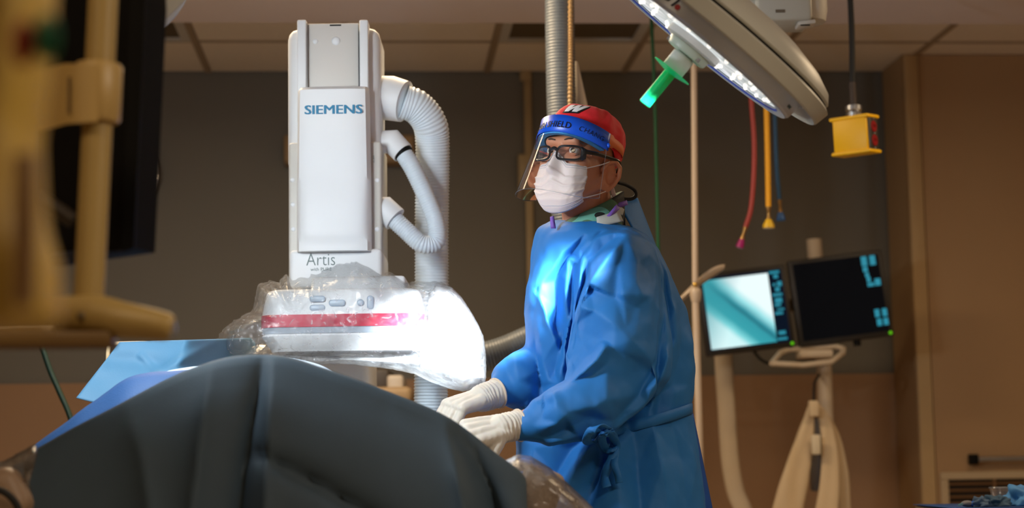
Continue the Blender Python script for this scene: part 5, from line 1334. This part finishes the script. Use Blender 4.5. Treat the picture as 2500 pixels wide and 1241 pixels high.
# folds of the stiff fabric: crease lines as seen on the near side (photo pixels) and how far each stands out (m);
# between the lines the cloth runs in flat planes
GF = [
    (0.000, [(1312, 560), (1345, 556), (1400, 556), (1440, 556)]), (0.004, [(1462, 552), (1500, 560)]),
    (0.008, [(1430, 568), (1374, 616), (1322, 692), (1312, 712)]),
    (-0.010, [(1408, 600), (1388, 622), (1352, 684), (1346, 740)]),
    (0.010, [(1302, 640), (1300, 704), (1316, 722), (1334, 776), (1356, 830), (1374, 872)]),
    (-0.014, [(1364, 668), (1360, 742), (1352, 790), (1372, 836)]),
    (0.006, [(1386, 630), (1384, 690), (1382, 740), (1390, 790)]),
    (-0.006, [(1398, 650), (1394, 700), (1394, 760)]),
    (0.010, [(1414, 640), (1406, 700), (1397, 764)]),
    (-0.022, [(1432, 636), (1422, 690), (1404, 752), (1394, 800), (1384, 850)]),
    (0.016, [(1526, 578), (1482, 632), (1438, 694), (1410, 752), (1394, 786), (1380, 850), (1368, 910), (1364, 940)]),
    (-0.004, [(1374, 786), (1366, 850), (1354, 908)]),
    (-0.014, [(1500, 582), (1470, 604), (1440, 640)]), (0.008, [(1462, 562), (1432, 590), (1416, 610)]),
    (0.000, [(1304, 760), (1306, 830), (1312, 910), (1322, 990)]), (0.007, [(1316, 790), (1322, 880), (1338, 930)]), (-0.007, [(1308, 860), (1316, 940), (1318, 1000)]),
    (0.004, [(1510, 640), (1520, 720), (1530, 800)]), (-0.005, [(1440, 704), (1504, 727), (1552, 752), (1590, 782)]), (0.006, [(1452, 760), (1500, 790), (1540, 830)]),
    (0.006, [(1560, 640), (1556, 690), (1572, 720)]), (-0.006, [(1574, 648), (1582, 690), (1596, 722)]),
    (-0.014, [(1600, 612), (1614, 680), (1619, 750), (1613, 832), (1596, 884)]), (0.008, [(1632, 690), (1646, 760), (1650, 830)]), (-0.006, [(1662, 800), (1660, 870), (1640, 940)]),
    (0.016, [(1478, 844), (1452, 884), (1420, 912), (1386, 934)]), (-0.014, [(1468, 830), (1440, 866), (1404, 904)]), (-0.004, [(1500, 850), (1480, 890), (1450, 920)]),
    (-0.022, [(1614, 846), (1590, 910), (1560, 962), (1522, 1004), (1500, 1030)]), (0.010, [(1634, 860), (1612, 930), (1590, 1000)]), (-0.010, [(1612, 960), (1604, 1010)]), (0.008, [(1650, 960), (1640, 1004)]),
    (0.012, [(1366, 944), (1348, 958), (1356, 984), (1382, 1018), (1412, 1070)]), (-0.008, [(1334, 944), (1330, 980), (1322, 1024)]), (0.009, [(1300, 962), (1276, 1024)]), (-0.006, [(1290, 1000), (1300, 1030)]),
    (0.008, [(1256, 1042), (1316, 1046), (1362, 1036), (1394, 1008), (1446, 996), (1480, 980)]), (-0.008, [(1290, 1062), (1340, 1068), (1390, 1046), (1440, 1020)]), (0.004, [(1280, 1078), (1346, 1086), (1430, 1074)]),
    (0.016, [(1457, 1072), (1420, 1112), (1388, 1170), (1368, 1220), (1356, 1300)]), (-0.014, [(1400, 1096), (1360, 1160), (1330, 1230), (1316, 1300)]), (-0.012, [(1470, 1110), (1448, 1180), (1430, 1260)]),
    (0.012, [(1500, 1110), (1510, 1170), (1516, 1300)]), (-0.012, [(1546, 1056), (1556, 1140), (1566, 1300)]), (0.010, [(1596, 1046), (1618, 1140), (1644, 1300)]), (-0.010, [(1640, 1034), (1662, 1120), (1676, 1250)]), (0.006, [(1300, 1094), (1296, 1180), (1292, 1300)]),
    (-0.008, [(1236, 884), (1240, 930), (1228, 980)]), (0.008, [(1256, 872), (1262, 930), (1250, 996)]), (0.006, [(1220, 910), (1214, 960)]),
]
from mathutils.geometry import delaunay_2d_cdt
cv, ce_, co_ = [], [], []
for off, pl in GF:
    i0 = len(cv)
    for k, p in enumerate(pl):
        cv.append(Vector(p)); co_.append(off * (0.55 if k in (0, len(pl) - 1) else 1.0))
        if k: ce_.append((i0 + k - 1, i0 + k))
for x in range(1150, 1851, 100):
    for y in (440, 1420): cv.append(Vector((x, y))); co_.append(0.0)
for y in range(480, 1420, 90):
    for x in (1150, 1800): cv.append(Vector((x, y))); co_.append(0.0)
for x, y in ((1280, 700), (1276, 760), (1278, 870), (1262, 1000), (1258, 1150), (1622, 650), (1660, 730), (1692, 840), (1694, 940), (1684, 1004), (1706, 1120), (1240, 1046), (1246, 1076), (1192, 930), (1200, 985)): cv.append(Vector((x, y))); co_.append(0.0)
ov, oe, of, orv, ore, orf = delaunay_2d_cdt(cv, ce_, [], 0, 0.5)
offs = [np.mean([co_[q] for q in o]) if o else None for o in orv]
for i, o in enumerate(offs):
    if o is None:
        nb = [offs[a if b_ == i else b_] for a, b_ in oe if i in (a, b_)]; nb = [q for q in nb if q is not None]; offs[i] = float(np.mean(nb)) if nb else 0.0
X, Y_ = proj(V)
vd = V - np.array(CAM); vd /= np.linalg.norm(vd, axis=1)[:, None]
face = np.clip(-(N * vd).sum(1) * 1.8 + 0.05, 0, 1)
disp = np.zeros(len(V))
for t in of:
    (x0, y0), (x1, y1), (x2, y2) = [(ov[i].x, ov[i].y) for i in t]
    den = (y1 - y2) * (x0 - x2) + (x2 - x1) * (y0 - y2)
    if abs(den) < 1e-6: continue
    m_ = (X >= min(x0, x1, x2)) & (X <= max(x0, x1, x2)) & (Y_ >= min(y0, y1, y2)) & (Y_ <= max(y0, y1, y2)); idx = np.where(m_)[0]
    if not len(idx): continue
    l0 = ((y1 - y2) * (X[idx] - x2) + (x2 - x1) * (Y_[idx] - y2)) / den; l1 = ((y2 - y0) * (X[idx] - x2) + (x0 - x2) * (Y_[idx] - y2)) / den; l2 = 1 - l0 - l1
    k = (l0 >= -1e-6) & (l1 >= -1e-6) & (l2 >= -1e-6); idx = idx[k]
    disp[idx] = l0[k] * offs[t[0]] + l1[k] * offs[t[1]] + l2[k] * offs[t[2]]
GA = 2.0
cuff = np.ones(len(V))
for q in (r3, f3): cuff = np.minimum(cuff, np.clip((np.linalg.norm(V - np.array(q), axis=1) - 0.04) / 0.045, 0, 1))
face = face * cuff
V = V - vd * (disp * face * GA)[:, None]
# fine crumpling everywhere, long soft folds on the far side
cr = np.array([crumple(p, 9.0, (1, 1, 0.7)) for p in V]); cr2 = np.array([ridged(p, 7.0, (1, 1, 0.3), 2) for p in V]); cr3 = np.array([crumple(p + np.array((3, 1, 2)), 22, (1, 1, 0.8)) for p in V])
V = V + N * (-(cr - cr.mean()) * 0.009 + (cr2 - cr2.mean()) * 0.012 * (1 - face) - (cr3 - cr3.mean()) * 0.0045)[:, None] * cuff[:, None]
E = np.array([(f[i], f[(i + 1) % len(f)]) for f in F for i in range(len(f))])
for _ in range(1):
    S_ = np.zeros_like(V); c_ = np.zeros(len(V)); np.add.at(S_, E[:, 0], V[E[:, 1]]); np.add.at(c_, E[:, 0], 1); V = V * 0.5 + 0.5 * S_ / np.maximum(c_, 1)[:, None]
V[:, 2] = np.maximum(V[:, 2], 0.31)
gw = obj('gown', asmb(V, F), gown_m, pe, ang=180)
# flaps, neckline, belt
patch([(1506, 492, 4.30), (1556, 484, 4.36), (1616, 640, 4.36), (1560, 585, 4.22)], 'back_flap', gown_m, gw, 0.003, 10)
patch([(1456, 531, 4.192), (1510, 514, 4.21), (1522, 540, 4.19), (1458, 556, 4.178)], 'neck_lining', linm, gw, 0.0015)
patch([(1504, 496, 4.235), (1524, 512, 4.24), (1520, 526, 4.225), (1492, 520, 4.215)], 'neck_lining', linm, gw, 0.0015)
def surf(x, y, off):
    """point on the gown under a pixel, from the visible gown vertices"""
    XX, YY = surf.X, surf.Y; d = (XX - x) ** 2 + (YY - y) ** 2 + np.where(surf.front, 0, 1e6); i = np.argsort(d)[:6]
    return P(x, y, float(V[i, 1].min()) - off)
surf.X, surf.Y = proj(V); NN = vnormals(V, F); surf.front = (NN * vd).sum(1) < -0.05
bl = spline([surf(x, y, 0.006) for x, y in ((1478, 1054), (1520, 1046), (1560, 1036), (1600, 1026), (1640, 1014), (1682, 1000))] + [P(1690, 998, YB + 0.02)], 40)
b = MB(); G = [[p + Vector((0, 0, 0.0125)), p, p - Vector((0, 0, 0.0125))] for p in bl]; b.grid(G); obj('waist_belt', b, gown_m, gw, ang=180, solid=0.003)
def ribbon(px, wd, off, name):
    S = spline([surf(x, y, off + o) for x, y, o in px], 30); G = []
    for i, p in enumerate(S):
        a = 0.5 * math.sin(i * 0.35); d = Vector((math.cos(a), -0.5 * math.sin(a) - 0.2, 0.3)).normalized()
        t_ = (S[min(i + 1, 29)] - S[max(i - 1, 0)]).normalized(); d = (d - t_ * d.dot(t_)).normalized()
        G.append([p + d * wd, p - d * wd])
    b = MB(); b.grid(G); return obj(name, b, gown_m, gw, ang=180, solid=0.002)
ribbon([(1484, 1050, 0.01), (1462, 1040, 0.03), (1440, 1056, 0.035), (1432, 1076, 0.03), (1448, 1084, 0.02), (1470, 1062, 0.015), (1484, 1052, 0.01)], 0.010, 0.004, 'belt_bow')
ribbon([(1482, 1048, 0.02), (1470, 1070, 0.03), (1478, 1094, 0.03), (1496, 1100, 0.025), (1500, 1070, 0.02), (1486, 1050, 0.015)], 0.009, 0.004, 'belt_bow')
ribbon([(1490, 1056, 0.015), (1502, 1080, 0.02), (1498, 1110, 0.02), (1486, 1140, 0.025), (1476, 1165, 0.02), (1482, 1190, 0.02)], 0.010, 0.004, 'belt_tail')
ribbon([(1486, 1056, 0.015), (1506, 1086, 0.02), (1500, 1130, 0.02), (1508, 1160, 0.02), (1512, 1180, 0.015)], 0.008, 0.008, 'belt_tail')
patch([(1684, 1004, YB + 0.03), (1690, 1006, YB + 0.05), (1742, 1260, YB + 0.06), (1688, 1260, YB - 0.02)], 'rear_panel', gown_d, gw, 0.004, 10)
# ---------------------------------------------------------------- gloved hands
def hand(Wp_, dv, back, thumb, curl, name, spread=1.0):
    dv = Vector(dv).normalized(); bk = Vector(back); bk = (bk - dv * bk.dot(dv)).normalized(); sd = dv.cross(bk).normalized() * thumb
    m = MB(); kn = []
    offs = (0.030, 0.010, -0.010, -0.029); ln = ((0.042, 0.026, 0.021), (0.046, 0.030, 0.022), (0.043, 0.028, 0.022), (0.033, 0.021, 0.019))
    for i, o in enumerate(offs):
        k = Wp_ + dv * (0.086 - 0.004 * abs(i - 1)) + sd * o * spread + bk * (0.004 - 0.003 * abs(i - 1.5)); kn.append(k)
        m.capsule(Wp_ + dv * 0.0 + sd * o * 0.62, k, 0.0195, 0.0145, 14)
        p = k; ang = 0
        for q, (l, c) in enumerate(zip(ln[i], curl)):
            ang += R(c + 4 * i); d = dv * math.cos(ang) - bk * math.sin(ang); r0 = 0.0115 - 0.001 * q
            m.capsule(p, p + d * l, r0, r0 - 0.001, 12); p = p + d * l
    t0 = Wp_ + dv * 0.022 + sd * 0.026 - bk * 0.006; t1 = t0 + (dv * 0.6 + sd * 0.62 - bk * 0.5).normalized() * 0.04; t2 = t1 + (dv * 0.85 + sd * 0.2 - bk * 0.5).normalized() * 0.033; t3 = t2 + (dv * 0.9 - sd * 0.1 - bk * 0.4).normalized() * 0.026
    m.capsule(t0, t1, 0.018, 0.0135); m.capsule(t1, t2, 0.0125, 0.0115); m.capsule(t2, t3, 0.0115, 0.0095)
    m.lathe([(0, -0.044), (0.030, -0.046), (0.0335, -0.044), (0.0325, -0.02), (0.031, 0.01), (0.02, 0.03), (0, 0.035)], Wp_, dv, 24)
    Vh, Nh, Fh = remesh(m, 0.0026, 3)
    wv = np.array([0.0022 * (ridged(p, 26, (1, 1, 1), 2) - 1.0) for p in Vh]); ax_ = ((Vh - np.array(Wp_)) @ np.array(dv))
    wr_ = np.exp(-((ax_ + 0.012) / 0.022) ** 2) * 0.0016 * np.sin(ax_ * 700 + 4 * np.array([noise.noise(Vector(p) * 30) for p in Vh]))
    Vh = Vh + Nh * (wv + wr_)[:, None]
    g = obj('glove', asmb(Vh, Fh), glove_m, pe, ang=180)
    c = Wp_ - dv * 0.043; b = MB(); e1 = bk; pts = []
    for k in range(25):
        a = 2 * math.pi * k / 24; pts.append(c + (bk * math.cos(a) + dv.cross(bk) * math.sin(a)) * 0.0345)
    b.tube(pts, 0.0028, 8, caps=False); obj('glove_cuff', b, M('cuff_bead', (222, 204, 184), 0.5), g)
wn = P(1226, 1046, YB - 0.345); hand(wn, P(1168, 1056, YB - 0.375) - wn, Vector((-0.1, -0.75, 0.62)), -1, (62, 70, 40), 'near')
wf = P(1178, 972, YB - 0.13); hand(wf, P(1090, 1000, YB - 0.19) - wf, Vector((-0.25, -0.45, 0.85)), 1, (38, 48, 30), 'far')
